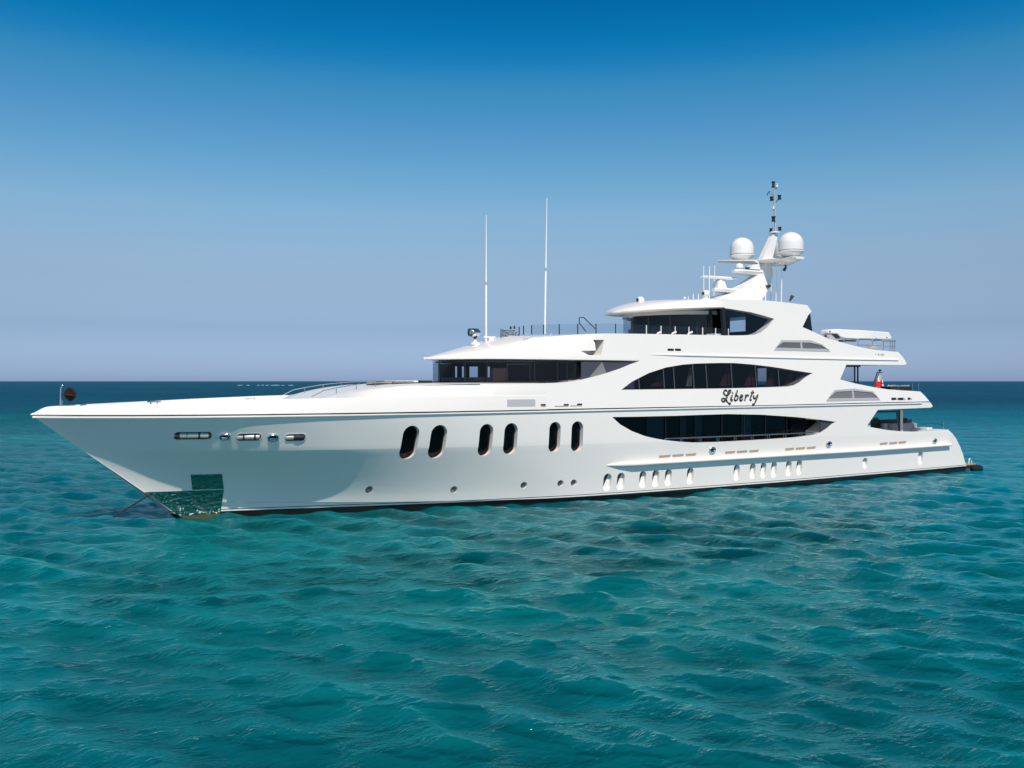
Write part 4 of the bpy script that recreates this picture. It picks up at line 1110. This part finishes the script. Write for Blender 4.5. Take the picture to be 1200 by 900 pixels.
# --- on the bridge roof: whips, searchlight, horns, glass screen
def whip(xb, yb_, xt, yt, y, ym):
    a, c = at(xb, yb_, y), at(xt, yt, y); m_ = a.lerp(c, ym)
    o = tube('whip_aerial', [a, m_, m_+(c-a)*.004, c], [.055, .05, .035, .02], 'white_gelcoat', brow, 10)
    tube('whip_joint', [m_-(c-a)*.012, m_+(c-a)*.012], .058, 'pale_grey', o, 10)
    return a
a = whip(569.6, 400.5, 569.8, 252, 0, .46); whip(638.4, 391.5, 641.0, 232, -1.6, .475)
p, q = at(566.5, 395, 0), at(580, 394.6, 0); bm = bmesh.new(); b_box(bm, p.x, q.x, -.06, .06, p.z-.04, p.z+.04); b_box(bm, p.x+.28, q.x-.12, -.10, .10, p.z-.22, p.z-.045); finish(bm, 'aerial_foot', 'white_gelcoat', brow)
p = at(556.8, 391, 0)
sl_ = lathe('searchlight', (p.x, 0, at(556.8, 403, 0).z), [(.24, -.05), (.22, .08), (.10, .10), (.08, .22)], 'white_gelcoat', brow, 20)
lathe('lamp_drum', (p.x-.24, -.02, p.z+.04), [(.02, 0), (.20, .02), (.215, .05), (.215, .34), (.17, .44), (.05, .48)], 'steel', sl_, 26, 'X')
lathe('lamp_drum', (p.x-.20, .30, p.z+.08), [(.02, 0), (.19, .02), (.20, .05), (.20, .34), (.16, .44), (.05, .48)], 'dark_metal', sl_, 26, 'X')
f = at(556.8, 401.5, 0)
bm = bmesh.new(); b_tube(bm, [(f.x, -.16, p.z-.14), (f.x-.02, 0, f.z+.20)], .05); b_tube(bm, [(f.x, .16, p.z-.14), (f.x+.02, 0, f.z+.20)], .05); b_tube(bm, [(f.x, 0, f.z), (f.x, 0, p.z-.15)], .06); finish(bm, 'lamp_yoke', 'dark_metal', sl_, 40)
p = at(591, 395, -.4); q = at(607, 381, -.4)
hb = box('air_horns', p.x-.1, p.x+.7, -.7, .1, p.z-.12, p.z-.02, 'white_gelcoat', brow)
for k, (dy, dz, l) in enumerate([(-.62, .08, .62), (-.42, .20, .72), (-.2, .32, .70), (0, .12, .60), (-.3, .03, .74)]):
    x = p.x+.62; lathe('horn_trumpet', (x-l, dy, p.z+dz), [(.115, 0), (.09, .04), (.05, .15), (.03, l), (.06, l+.02), (.06, l+.10)], 'steel', hb, 16, 'X')
    tube('horn_post', [(x+.02, dy, p.z-.05), (x+.02, dy, p.z+dz+.02)], .02, 'dark_metal', hb, 6)
for k, (px, py) in enumerate(((598.5, 383.4), (602.8, 383))):
    b = at(px, py, -.2); lathe('horn_valve', (b.x, -.2, b.z-.1), [(.05, 0), (.05, .12), (.03, .14)], 'dark_metal', hb, 10)
# small deck gear on the roof
for pts in ([(614, 393.4), (617, 392.2), (623, 394.6), (626, 393.4)], [(639.4, 394.4), (642, 395.2), (644.5, 393.6), (646.6, 390.8)], [(612.6, 396.6), (620, 396.8)]):
    tube('wiper_arm', [at(x, y-.4, -2.7) for x, y in pts], .018, 'pale_grey', brow, 6)
# glass screen round the sun deck
POSTS = [(608.4, 391.6, 382.8, -.3), (613.6, 391.2, 381.6, -.9), (623, 390.8, 381, -1.6), (637, 390.6, 380.4, -2.2), (655.4, 390.6, 379.8, -2.9), (677, 390.5, 379.6, -3.4), (698.4, 390.6, 379.4, -3.8), (721.4, 390.9, 379.6, -4.0), (740.6, 391.2, 380.2, -4.0), (757.5, 391.8, 381.0, -4.0), (774.6, 392.2, 381.8, -4.0), (791.2, 392.4, 382.4, -4.0), (807.3, 392.6, 383.0, -4.0), (823.4, 392.8, 383.8, -4.0), (838.6, 393, 384.6, -4.0), (853.6, 393.2, 385.2, -4.0)]
for k, (px, y0_, y1_, y) in enumerate(POSTS):
    tube('screen_post', [at(px, y0_+1.2, y), at(px, y1_, y)], .028, 'dark_metal' if k < 9 else 'soft_white', body, 6)
for (a, b) in zip(POSTS[2:], POSTS[3:]):
    p0, p1 = at(a[0], a[1]+.8, a[3]), at(b[0], b[1]+.8, b[3]); t0, t1 = at(a[0], a[2]-.2, a[3]), at(b[0], b[2]-.2, b[3])
    p0.lerp(p1, .02); n = (p1-p0).cross(Vector((0, 0, 1))).normalized()*.006
    g = (p1-p0).normalized()*.035
    q = [p0+g, p1-g, t1-g, t0+g]
    bm = bmesh.new(); b_prism(bm, [v-n for v in q], [v+n for v in q]); finish(bm, 'glass_screen', 'clear_glass', body)
for pts in ([(679, 379), (678.8, 372.2), (684, 372.0), (697.2, 385)], [(679, 379), (686.8, 388.6)]):
    tube('stair_handrail', [at(x, y, -1.0) for x, y in pts], .028, 'dark_metal', body, 6)
for px in (772, 789.5, 808.5):
    tube('hand_hold', [at(px-2.4, 393, -4.05), at(px-1.2, 390.6, -4.05), at(px+2.6, 389.2, -4.05)], [.05, .05, .06], 'white_gelcoat', body, 8)
box('sun_deck_seat', at(834, 392, -3.6).x, at(844, 392, -3.6).x, -3.8, -3.2, 8.15, at(838, 391.2, -3.6).z, 'soft_white', body)

# --- foredeck: rails, jackstaff
for sg in (-1, 1):
    bm = bmesh.new(); pts = []
    xs_ = [5.35, 5.9, 6.8, 7.7, 8.6, 9.5]
    for k, x in enumerate(xs_):
        y = sg*min(2.3, wtop(x)-.15); z = zt_(x)+.30-.035*k
        if k == 0:
            pts.append(Vector((4.8, y, zcap_(4.8)+.02)))
        pts.append(Vector((x, y, z)))
        if k: b_tube(bm, [(x, y, zt_(x)-.02), (x, y, z)], .018, 6)
    b_tube(bm, pts, .024, 8); finish(bm, 'foredeck_rail', 'steel', trunk, 40)
GR = [(466, 455.6), (480, 453.9), (499, 452.7), (531, 451.2), (562, 450.4)]
bm = bmesh.new(); gpts = [on(x, y, lambda x, z: wtop(x)+.05)+Vector((0, -.03, .03)) for x, y in GR]
b_tube(bm, gpts, .02, 6)
for g in gpts: b_tube(bm, [g, g+Vector((0, .06, -.10))], .015, 6)
finish(bm, 'grab_rail', 'pale_grey', trunk, 40)
for px in (180.5, 293.8):
    p = on(px, 468 if px > 200 else 473.4, lambda x, z: wcap(x)-.07); z = zcap_(p.x)
    bm = bmesh.new(); b_lathe(bm, (p.x-.12, -wcap(p.x)+.07, z), [(.035, -.02), (.03, .10), (.05, .11)], 10); b_lathe(bm, (p.x+.12, -wcap(p.x)+.07, z), [(.035, -.02), (.03, .10), (.05, .11)], 10)
    b_tube(bm, [(p.x-.25, -wcap(p.x)+.07, z+.08), (p.x+.25, -wcap(p.x)+.07, z+.08)], .028, 8); finish(bm, 'mooring_cleat', 'soft_white' if px > 200 else 'steel', bulwark, 40)
jb = at(71.4, 476.4, 0)
tube('jackstaff', [at(71.0, 477, 0), at(71.0, 474, 0), at(71.6, 455, 0), at(72.2, 451.9, 0), at(73.6, 451.4, 0)], [.05, .04, .035, .03, .025], 'steel', bulwark, 10)
tube('jackstaff_stay', [at(73.4, 476, 0), at(72.6, 462, 0)], .018, 'steel', bulwark, 6)
p = at(98, 474.8, -1.0); box('bow_chock', p.x-.1, p.x+.1, -wcap(p.x)+.02, -wcap(p.x)+.12, zcap_(p.x)-.01, zcap_(p.x)+.05, 'steel', bulwark)

# --- upper aft deck and cockpit fittings
p = at(1003, 440, -3.0); zt0 = at(1003, 427.6, -3.0).z
for px, y, r in ((1001.6, -3.0, .05), (1005.2, -3.0, .05)):
    a = at(px, 440, y); tube('deck_pillar', [(a.x, y, 5.06), (a.x, y, at(px, 428.2, y).z)], r, 'dark_metal', body, 12)
q0, q1 = at(985.6, 440, -3.6), at(1006.5, 440, -3.6)
a, b = at(991.6, 428, -3.6), at(1007.5, 428, -3.6)
box('awning_track', a.x, b.x, -3.65, -3.45, a.z-.10, a.z-.0, 'dark_metal', body)
bm = bmesh.new(); q = [at(985, 444.6, -3.7), at(1002.2, 449.6, -3.7), at(1002.2, 428.4, -3.7), at(991, 428.4, -3.7)]
b_prism(bm, [v+Vector((0, -.008, 0)) for v in q], [v+Vector((0, .008, 0)) for v in q]); finish(bm, 'wind_screen', 'tinted_glass', body)
bm = bmesh.new()
for px, yt in ((1053.2, 450.6), (1069.2, 449.6), (1076.4, 449.0)):
    y = -3.4; a = at(px, 458.5, y); b_tube(bm, [(a.x, y, a.z-.15), at(px, yt, y)], .022, 6)
b_tube(bm, [at(1042, 452.8, -3.4), at(1053, 451.4, -3.4), at(1069.2, 450.8, -3.4)], .02, 6); b_tube(bm, [at(1069.2, 453.6, -3.4), at(1078, 453.8, -3.4)], .014, 6)
finish(bm, 'stern_rail', 'steel', body, 40)
# cockpit pillar, rail, dark glazed bulkhead of the saloon
a = at(1056.4, 488, -3.3)
tube('deck_pillar', [(a.x, -3.3, 2.16), (a.x, -3.3, at(1056.4, 480.4, -3.3).z)], .085, 'soft_white', hull, 14)
a = at(1054.4, 488, -3.1); tube('deck_pillar', [(a.x, -3.1, 2.16), (a.x, -3.1, at(1054.4, 480.4, -3.1).z)], .09, 'dark_metal', hull, 14)
bm = bmesh.new()
RL = [(1078, 497.0), (1088, 495.8), (1096, 496.6), (1106, 497.8)]
b_tube(bm, [at(x, y, 3.9) for x, y in RL], .025, 6)
for x, y in RL: b_tube(bm, [at(x, y, 3.9), at(x, y, 3.9)-Vector((0, 0, .5))], .018, 6)
finish(bm, 'cockpit_rail', 'steel', hull, 40)
bm = bmesh.new(); RQ = [(1098, 497.2), (1105.6, 498.2)]
b_tube(bm, [at(1104.6, 491.6, -3.9), at(1105.6, 491.4, -3.9), at(1105.6, 498.4, -3.9)], .03, 6)
b_tube(bm, [at(1098, 497.2, -3.9), at(1105.6, 498.2, -3.9)], .025, 6); b_tube(bm, [at(1105.6, 498.2, -3.9), at(1105.6, 504, -3.9)], .02, 6)
finish(bm, 'cockpit_rail', 'steel', hull, 40)
y = -1.7                                  # dark framed wind break across the forward end of the aft deck
bm = bmesh.new()
a, b = at(1021, 492.2, y), at(1052.5, 492.2, y); zt_b = at(1050, 481.2, y).z
b_box(bm, a.x, b.x, y, y+.05, 2.165, a.z); b_box(bm, b.x-.10, b.x-.02, y, y+.05, a.z+.001, zt_b); b_box(bm, a.x, a.x+.10, y, y+.05, a.z+.001, zt_b)
b_box(bm, a.x+.101, b.x-.101, y, y+.05, zt_b-.10, zt_b)
finish(bm, 'wind_break', 'pad_black', hull)

# --- davit crane on the aft sun deck
DC = [(966.0, 387.6), (967.2, 386.3), (976, 385.7), (1006.8, 387.1), (1037.6, 389.4), (1041, 395.8), (1040, 397.9), (1033.4, 398.1), (1006.6, 397.2), (988.4, 396.8), (980.8, 395.0), (977.8, 391.4), (966.2, 390.9)]
dp = [at(x, y, -1.5) for x, y in DC]
bm = bmesh.new(); b_prism(bm, [(p.x, -1.78, p.z) for p in dp], [(p.x, -1.2, p.z) for p in dp])
crane = finish(bm, 'davit_crane', 'white_gelcoat', body)
bv = crane.modifiers.new('bevel', 'BEVEL'); bv.width = .05; bv.segments = 2
dp = [at(x, y, -1.5) for x, y in [(966.4, 391.8), (970.5, 391.4), (977, 392), (984.5, 399.8), (984.6, 404), (969, 397)]]
bm = bmesh.new(); b_prism(bm, [(p.x, -1.7, p.z) for p in dp], [(p.x, -1.3, p.z) for p in dp]); finish(bm, 'crane_base', 'pale_grey', crane)
dp = [at(x, y, -1.5) for x, y in [(971, 391.5), (976.4, 391.8), (981.5, 396.2), (976.5, 396.6)]]
bm = bmesh.new(); b_prism(bm, [(p.x, -1.74, p.z) for p in dp], [(p.x, -1.72, p.z) for p in dp]); finish(bm, 'crane_ram', 'dark_metal', crane)
for px, py, r in ((972.6, 388.6, .06), (967.4, 393.9, .09), (1026.6, 396.2, .03), (1039.4, 395.6, .04)):
    p = at(px, py, -1.79); lathe('crane_pin', (p.x, -1.80, p.z), [(r, 0), (r, .03)], 'dark_metal', crane, 12, 'Y')
for (ax, ay, bx, by, h, m) in ((984, 398.2, 988.4, 400.6, 0, 'dark_metal'), (989, 398.4, 1000.8, 400.4, 0, 'dark_metal'), (1017, 403.6, 1024.6, 408.6, 0, 'pale_grey')):
    a, b = at(ax, ay, -2.2), at(bx, by, -2.2); box('deck_gear', a.x, b.x, -2.4, -2.1, b.z, a.z, m, body)
for xa_, xb_, yt, yd in ((989, 1004.8, 397.4, 405.5), (1006.4, 1022, 397.7, 404.6), (1023.4, 1034.8, 398.5, 409.6)):
    y = -3.55
    tube('rail_hoop', [at(xa_, yt+1.4, y), at(xa_+1.4, yt, y), at(xb_-3, yt, y), at(xb_-.8, yt+1.2, y), at(xb_, yt+3.2, y), at(xb_, yd, y)], .035, 'steel', body, 8)
bm = bmesh.new(); y = -3.5
b_tube(bm, [at(1036, 399.6, y), at(1049.4, 399.4, y)], .035, 8); b_tube(bm, [at(1035, 406.4, y), at(1049.4, 406.4, y)], .02, 6)
for px in (1035.2, 1043.4, 1046, 1048.6): b_tube(bm, [at(px, 399.8, y), at(px-.6, 412.4, y)], .025, 6)
b_tube(bm, [at(1005, 404.2, y), at(1033, 405.2, y)], .025, 6)
finish(bm, 'aft_rail', 'grey_paint', body, 40)
# raked ladder glass behind the lounge
q = [at(947.2, 369.4, -3.4), at(949.0, 369.4, -3.4), at(951.4, 388, -3.4), at(940.6, 383.2, -3.4)]
bm = bmesh.new(); b_prism(bm, [v+Vector((0, -.02, 0)) for v in q], [v+Vector((0, .02, 0)) for v in q]); finish(bm, 'aft_screen', 'navy_glass', body)
bm = bmesh.new(); b_tube(bm, [at(948.4, 366.8, -3.0), at(951.8, 389, -3.0)], .03, 6); b_tube(bm, [at(949.8, 368, -2.6), at(951.4, 389, -2.6)], .02, 6)
for k in range(4): b_tube(bm, [at(947.5+k*.6, 371+k*4.2, -3.0), at(949.8+k*.5, 371+k*4.2, -2.6)], .02, 6)
finish(bm, 'ladder', 'steel', body, 40)

# --- swimming platform at the stern
zp = .30
a = at(1147.2, 543.8, -3.9)
bm = bmesh.new(); XP = a.x
prof = [(st[-1][0]-.6, -4.12), (XP-.45, -4.08), (XP-.1, -3.85), (XP, -3.4), (XP, 3.4), (XP-.1, 3.85), (XP-.45, 4.08), (st[-1][0]-.6, 4.12)]
b_prism(bm, [(x, y, zp-.14) for x, y in prof], [(x, y, zp+.06) for x, y in prof])
plat = finish(bm, 'swim_platform', 'dark_metal', hull, 30)
bm = bmesh.new(); b_prism(bm, [(x-.06, y*.985, zp+.062) for x, y in prof], [(x-.06, y*.985, zp+.085) for x, y in prof]); finish(bm, 'teak_deck', 'teak', plat)
p = at(1135.4, 541.4, -3.5); bm = bmesh.new(); b_tube(bm, [(p.x, -3.5, zp+.08), (p.x, -3.5, zp+.34), (p.x+.12, -3.5, zp+.40)], .04, 8); b_tube(bm, [(p.x+.3, -3.5, zp+.08), (p.x+.26, -3.5, zp+.30)], .03, 8); finish(bm, 'platform_cleat', 'soft_white', plat, 40)

# ------------------------------------------------------------------ loose things aboard and alongside
p = at(82.2, 462.2, 0)
ball = thing('anchor_ball', (p.x, 0, p.z-.27), 'dark brown round anchor ball hanging beside the jackstaff at the tip of the bow', 'anchor ball')
for ax in range(3):
    r = .27
    ax_ = [(0.55, -.83, 0.05), (.80, .55, .2), (.1, -.15, .98)][ax]
    u = Vector(ax_).normalized(); e1_ = u.orthogonal().normalized(); e2_ = u.cross(e1_)
    bm = bmesh.new(); A = []; Bq = []
    for k in range(28):
        an = 2*math.pi*k/28; q = p+(e1_*math.cos(an)+e2_*math.sin(an))*r; A.append(q-u*.008); Bq.append(q+u*.008)
    b_prism(bm, A, Bq); finish(bm, 'disc', 'red_brown', ball)
tube('halyard', [p+Vector((0, 0, .26)), at(73.4, 451.6, 0)], .008, 'rope', ball, 5)
tube('halyard', [p+Vector((0, 0, -.26)), at(78, 476.5, 0)], .008, 'rope', ball, 5)

x_s = at(174.2, 580.4, 0); x_e = at(151.6, 594.4, -.3)
d_ = (x_e-x_s).normalized(); ln = (x_e-x_s).length*1.8
bm = bmesh.new(); N = 26
for k in range(N):
    c = x_s+d_*(ln*(k+.5)/N); r = ln/N*.62; s_ = d_.orthogonal().normalized(); t_ = d_.cross(s_)
    pl = s_ if k % 2 else t_
    b_tube(bm, [c+(d_*math.cos(2*math.pi*j/8)*r+pl*math.sin(2*math.pi*j/8)*r*.55) for j in range(9)], .024, 5)
tag(finish(bm, 'anchor_chain', 'rope', None, 50), 'dark anchor chain running from the bow down into the water', 'anchor chain')

p = at(1143.2, 550.6, -4.35)
bm = bmesh.new(); L_ = .95; rr = .22
prof = [(.03, 0), (.12, .015), (.20, .07), (rr, .16), (rr, L_-.16), (.20, L_-.07), (.12, L_-.015), (.03, L_)]
b_lathe(bm, (p.x-L_/2, -4.42, .16), prof, 24, 'X')
fen = finish(bm, 'boat_fender', 'black_rubber', None, 40); tag(fen, 'black cylindrical fender floating beside the teak swim platform', 'fender')

# red ensign on its staff
a, b = at(1023.6, 453.5, .3), at(1031.2, 434.6, .3)
staff = tube('ensign_staff', [a, b], [.05, .04], 'dark_metal', body, 10)
tube('staff_stay', [at(1023.2, 451, .1), at(1028.2, 436, .1)], .035, 'dark_metal', body, 8)
lathe('staff_truck', (b.x, .3, b.z-.02), [(.05, 0), (.10, .03), (.10, .09), (.03, .12)], 'dark_metal', staff, 12)
tube('staff_arm', [b+Vector((-.2, 0, -.12)), b+Vector((.22, 0, -.1))], .03, 'dark_metal', staff, 6)
FL = [(1030.6, 438.2), (1033.0, 441.6), (1034.8, 447.2), (1036.8, 455.6), (1024.4, 455.2), (1027.6, 447.0)]
bm = bmesh.new(); rows = []
for k in range(15):
    t = k/14; yy = lerp(438.2, 455.8, t)
    xl_ = np.interp(yy, [438.2, 447, 455.8], [1030.4, 1027.4, 1023.8]); xr_ = np.interp(yy, [438.2, 441.6, 447.2, 455.8], [1031.0, 1033.2, 1034.8, 1036.8])
    rows.append([bm.verts.new(at(lerp(xl_, xr_, j/10), yy, .3+.10*math.sin(j*1.9+t*1.5)*min(1, t*2))) for j in range(11)])
uvl = bm.loops.layers.uv.new('UVMap')
for i, (ra, rb) in enumerate(zip(rows, rows[1:])):
    for j in range(10):
        f = bm.faces.new((ra[j], rb[j], rb[j+1], ra[j+1])); f.smooth = True
        for lp, (u, v) in zip(f.loops, ((j, i), (j, i+1), (j+1, i+1), (j+1, i))): lp[uvl].uv = (u/10, 1-v/14)
me = bpy.data.meshes.new('flag'); bm.to_mesh(me); bm.free()
m = bpy.data.materials.new('ensign_cloth'); m.use_nodes = True; t = m.node_tree; bb = t.nodes['Principled BSDF']; bb.inputs['Roughness'].default_value = .8
uv = t.nodes.new('ShaderNodeUVMap'); sp = t.nodes.new('ShaderNodeSeparateXYZ'); t.links.new(uv.outputs[0], sp.inputs[0])
def mth(op, a, b_):
    n = t.nodes.new('ShaderNodeMath'); n.operation = op
    for k, v in enumerate((a, b_)):
        if isinstance(v, (int, float)): n.inputs[k].default_value = v
        else: t.links.new(v, n.inputs[k])
    return n.outputs[0]
diag = mth('ADD', mth('MULTIPLY', sp.outputs[0], .9), sp.outputs[1])
band = mth('LESS_THAN', mth('ABSOLUTE', mth('SUBTRACT', mth('MODULO', mth('ADD', diag, .02), .46), .20), 0), .06)
edge = mth('MULTIPLY', mth('GREATER_THAN', sp.outputs[0], .80), mth('LESS_THAN', mth('MODULO', mth('MULTIPLY', sp.outputs[1], 5), 1), .6))
up = mth('GREATER_THAN', sp.outputs[1], .50)
def mixc(f, a, b_):
    n = t.nodes.new('ShaderNodeMix'); n.data_type = 'RGBA'; t.links.new(f, n.inputs[0])
    for k, v in ((6, a), (7, b_)):
        if isinstance(v, tuple): n.inputs[k].default_value = (*v, 1)
        else: t.links.new(v, n.inputs[k])
    return n.outputs[2]
RED, WHT = (.55, .02, .05), (.8, .78, .78)
t.links.new(mixc(up, mixc(edge, RED, WHT), mixc(band, WHT, RED)), bb.inputs['Base Color'])
me.materials.append(m)
flag = bpy.data.objects.new('ensign_flag', me); C.objects.link(flag); sol = flag.modifiers.new('cloth', 'SOLIDIFY'); sol.thickness = .01
tag(flag, 'red ensign flag with red and white upper corner hanging limp from the aft staff', 'flag')

# deck beds on the upper aft deck
def lounger(pxa, pxb, y, label):
    a, b = at(pxa, 457, y), at(pxb, 457, y); zt0 = at((pxa+pxb)/2, 453.2, y).z
    o = thing('sun_lounger', ((a.x+b.x)/2, y+.35, 5.06), label, 'sun lounger', 'sun loungers on the upper aft deck')
    box('base', a.x+.05, b.x-.05, y+.05, y+.65, 5.06, zt0-.28, 'pad_black', o)
    box('mattress', a.x, b.x, y, y+.7, zt0-.278, zt0, 'pad_black', o)
    bm = bmesh.new(); b_tube(bm, [(a.x+.12, y+.12, zt0+.05), (b.x-.12, y+.12, zt0+.05)], .06, 10); finish(bm, 'rolled_towel', 'cushion_grey', o, 40)
    bm = bmesh.new(); b_tube(bm, [(a.x+.2, y+.32, zt0+.05), (b.x-.25, y+.32, zt0+.05)], .055, 10); finish(bm, 'rolled_towel', 'soft_white', o, 40)
    return o
lounger(1043.2, 1052.8, -2.9, 'forward black sun lounger with rolled towels beside the hanging red flag')
lounger(1054.6, 1068.4, -2.9, 'aftmost black sun lounger with rolled towels by the upper stern rail')

# cockpit furniture
def sofa(pxa, pxb, pyt, y, dep, label, m='cushion_grey', z0=2.16):
    a, b = at(pxa, pyt, y), at(pxb, pyt, y); zt0 = a.z
    o = thing('outdoor_sofa', ((a.x+b.x)/2, y+dep/2, z0), label, 'sofa')
    box('base', a.x, b.x, y, y+dep, z0, zt0-.42, m, o)
    box('seat_cushion', a.x+.03, b.x-.03, y+.16, y+dep-.02, zt0-.418, zt0-.28, m, o)
    box('backrest', a.x, b.x, y, y+.14, zt0-.418, zt0, m, o)
    n = 3
    for k in range(n):
        x0_, x1_ = lerp(a.x, b.x, k/n)+.02, lerp(a.x, b.x, (k+1)/n)-.02
        box('back_cushion', x0_, x1_, y+.145, y+.30, zt0-.27, zt0+.02, 'cushion_grey', o)
    return o
sofa(1047.2, 1074.6, 496.8, -2.9, .85, 'long grey cushioned sofa standing by the pillar on the aft deck')
sofa(1036.8, 1046.2, 496.9, -2.4, .8, 'short grey seat at the forward end of the aft deck sofa', 'pale_grey')
def locker(pxa, pxb, pyt, y, dep, label, m):
    a, b = at(pxa, pyt, y), at(pxb, pyt, y)
    o = thing('deck_locker', ((a.x+b.x)/2, y+dep/2, 2.16), label, 'locker')
    box('body', a.x, b.x, y, y+dep, 2.16, a.z-.06, m, o); box('lid', a.x-.02, b.x+.02, y-.02, y+dep+.02, a.z-.058, a.z, m, o)
    return o
locker(1075.6, 1085.2, 501.6, -3.3, .6, 'grey deck locker aft of the long grey sofa', 'pale_grey')
locker(1086, 1092, 501.2, -3.3, .6, 'white deck locker near the stern corner of the aft deck', 'soft_white')
a, b = at(1044, 490, -.5), at(1066, 490, -.5)
tb_ = thing('dining_table', ((a.x+b.x)/2, 0, 2.16), 'dark round dining table in the shade of the aft deck', 'dining table')
cx_ = (a.x+b.x)/2
lathe('table_top', (cx_, .2, 2.88), [(.9, 0), (.95, .02), (.95, .05), (.9, .06)], 'brown_room', tb_, 32)
lathe('pedestal', (cx_, .2, 2.16), [(.35, 0), (.3, .04), (.08, .1), (.08, .65), (.3, .715)], 'dark_metal', tb_, 20)
def chair(x, y, rz, label):
    o = thing('dining_chair', (x, y, 2.16), label, 'dining chair', 'chairs round the aft deck table'); o.rotation_euler.z = rz
    def sub(name, f):
        bm = bmesh.new(); f(bm); bmesh.ops.recalc_face_normals(bm, faces=bm.faces); me = bpy.data.meshes.new(name); bm.to_mesh(me); bm.free(); me.materials.append(MAT['pad_black'])
        c = bpy.data.objects.new(name, me); C.objects.link(c); c.parent = o
    sub('seat', lambda bm: b_box(bm, -.24, .24, -.24, .24, .42, .48)); sub('backrest', lambda bm: b_box(bm, -.24, .24, .20, .25, .485, 1.12))
    for sx in (-1, 1):
        for sy in (-1, 1): sub('leg', lambda bm: b_box(bm, sx*.20-.02, sx*.20+.02, sy*.20-.02, sy*.20+.02, 0, .418))
    return o
chair(cx_-.2, -1.1, math.pi, 'black dining chair on the near side of the dark aft deck table')
chair(cx_+1.25, .3, -math.pi/2, 'black dining chair on the stern side of the dark aft deck table')
chair(cx_-1.3, .2, math.pi/2, 'black dining chair on the forward side of the dark aft deck table')
chair(cx_+.3, 1.45, 0, 'black dining chair on the far side of the dark aft deck table')

# sun pads on the foredeck
def pad(pxa, pxb, y, wid, m, h, label, kind='sun_pad'):
    a, b = at(pxa, 452, y), at(pxb, 452, y); z = zt_((a.x+b.x)/2)+.02
    o = thing(kind, ((a.x+b.x)/2, y+wid/2, z), label, 'sun pad', 'sun pads on the foredeck')
    box('frame', a.x, b.x, y, y+wid, z-.03, z+.05, 'pad_black', o)
    bm = bmesh.new(); b_box(bm, a.x+.02, b.x-.02, y+.02, y+wid-.02, z+.052, z+h); c = finish(bm, 'mattress', m, o)
    bvl = c.modifiers.new('soft', 'BEVEL'); bvl.width = .03; bvl.segments = 3
pad(440, 460.5, -1.2, 1.2, 'cushion_tan', .12, 'tan sun pad, foremost on the white foredeck')
pad(463, 491, -1.6, 1.4, 'soft_white', .15, 'white sun pad in the middle of the foredeck, behind the tan pad')
pad(493, 507.5, -.9, 1.3, 'pad_black', .13, 'black sun pad right in front of the bridge windows')
lathe('deck_light', (at(454, 448, .6).x, .6, zt_(8)+.02), [(.05, 0), (.04, .10), (.1, .12), (.08, .2), (.02, .23)], 'white_gelcoat', trunk, 14)

# surf breaking on a reef, far out
bm = bmesh.new()
for a, b in [(277.8, 284.6), (288.8, 292.8), (301, 304.6), (306, 309.4), (311.2, 315.4), (316.8, 328.4), (330, 333.4), (337.6, 344.4)]:
    n = 12; p = atz(a, 451.6, 0); q = atz(b, 451.6, 0); d = (q-p).normalized(); nn = Vector((-d.y, d.x, 0)); rr = []
    for k in range(n):
        t = k/(n-1); c = p.lerp(q, t); h = .38*(.25+.75*math.sin(math.pi*t))*random.uniform(.6, 1.4); wd = 6*h
        rr.append([c-nn*wd+Vector((0, 0, -.2)), c-nn*wd*.3+Vector((0, 0, h)), c+nn*wd*.4+Vector((0, 0, h*.8)), c+nn*wd+Vector((0, 0, -.2))])
    b_loft(bm, rr)
mat('surf_foam', (.62, .68, .70), .9)
sf = finish(bm, 'surf', 'surf_foam', None, 60); tag(sf, 'broken line of white surf on the far reef near the horizon', 'surf', kind='stuff')
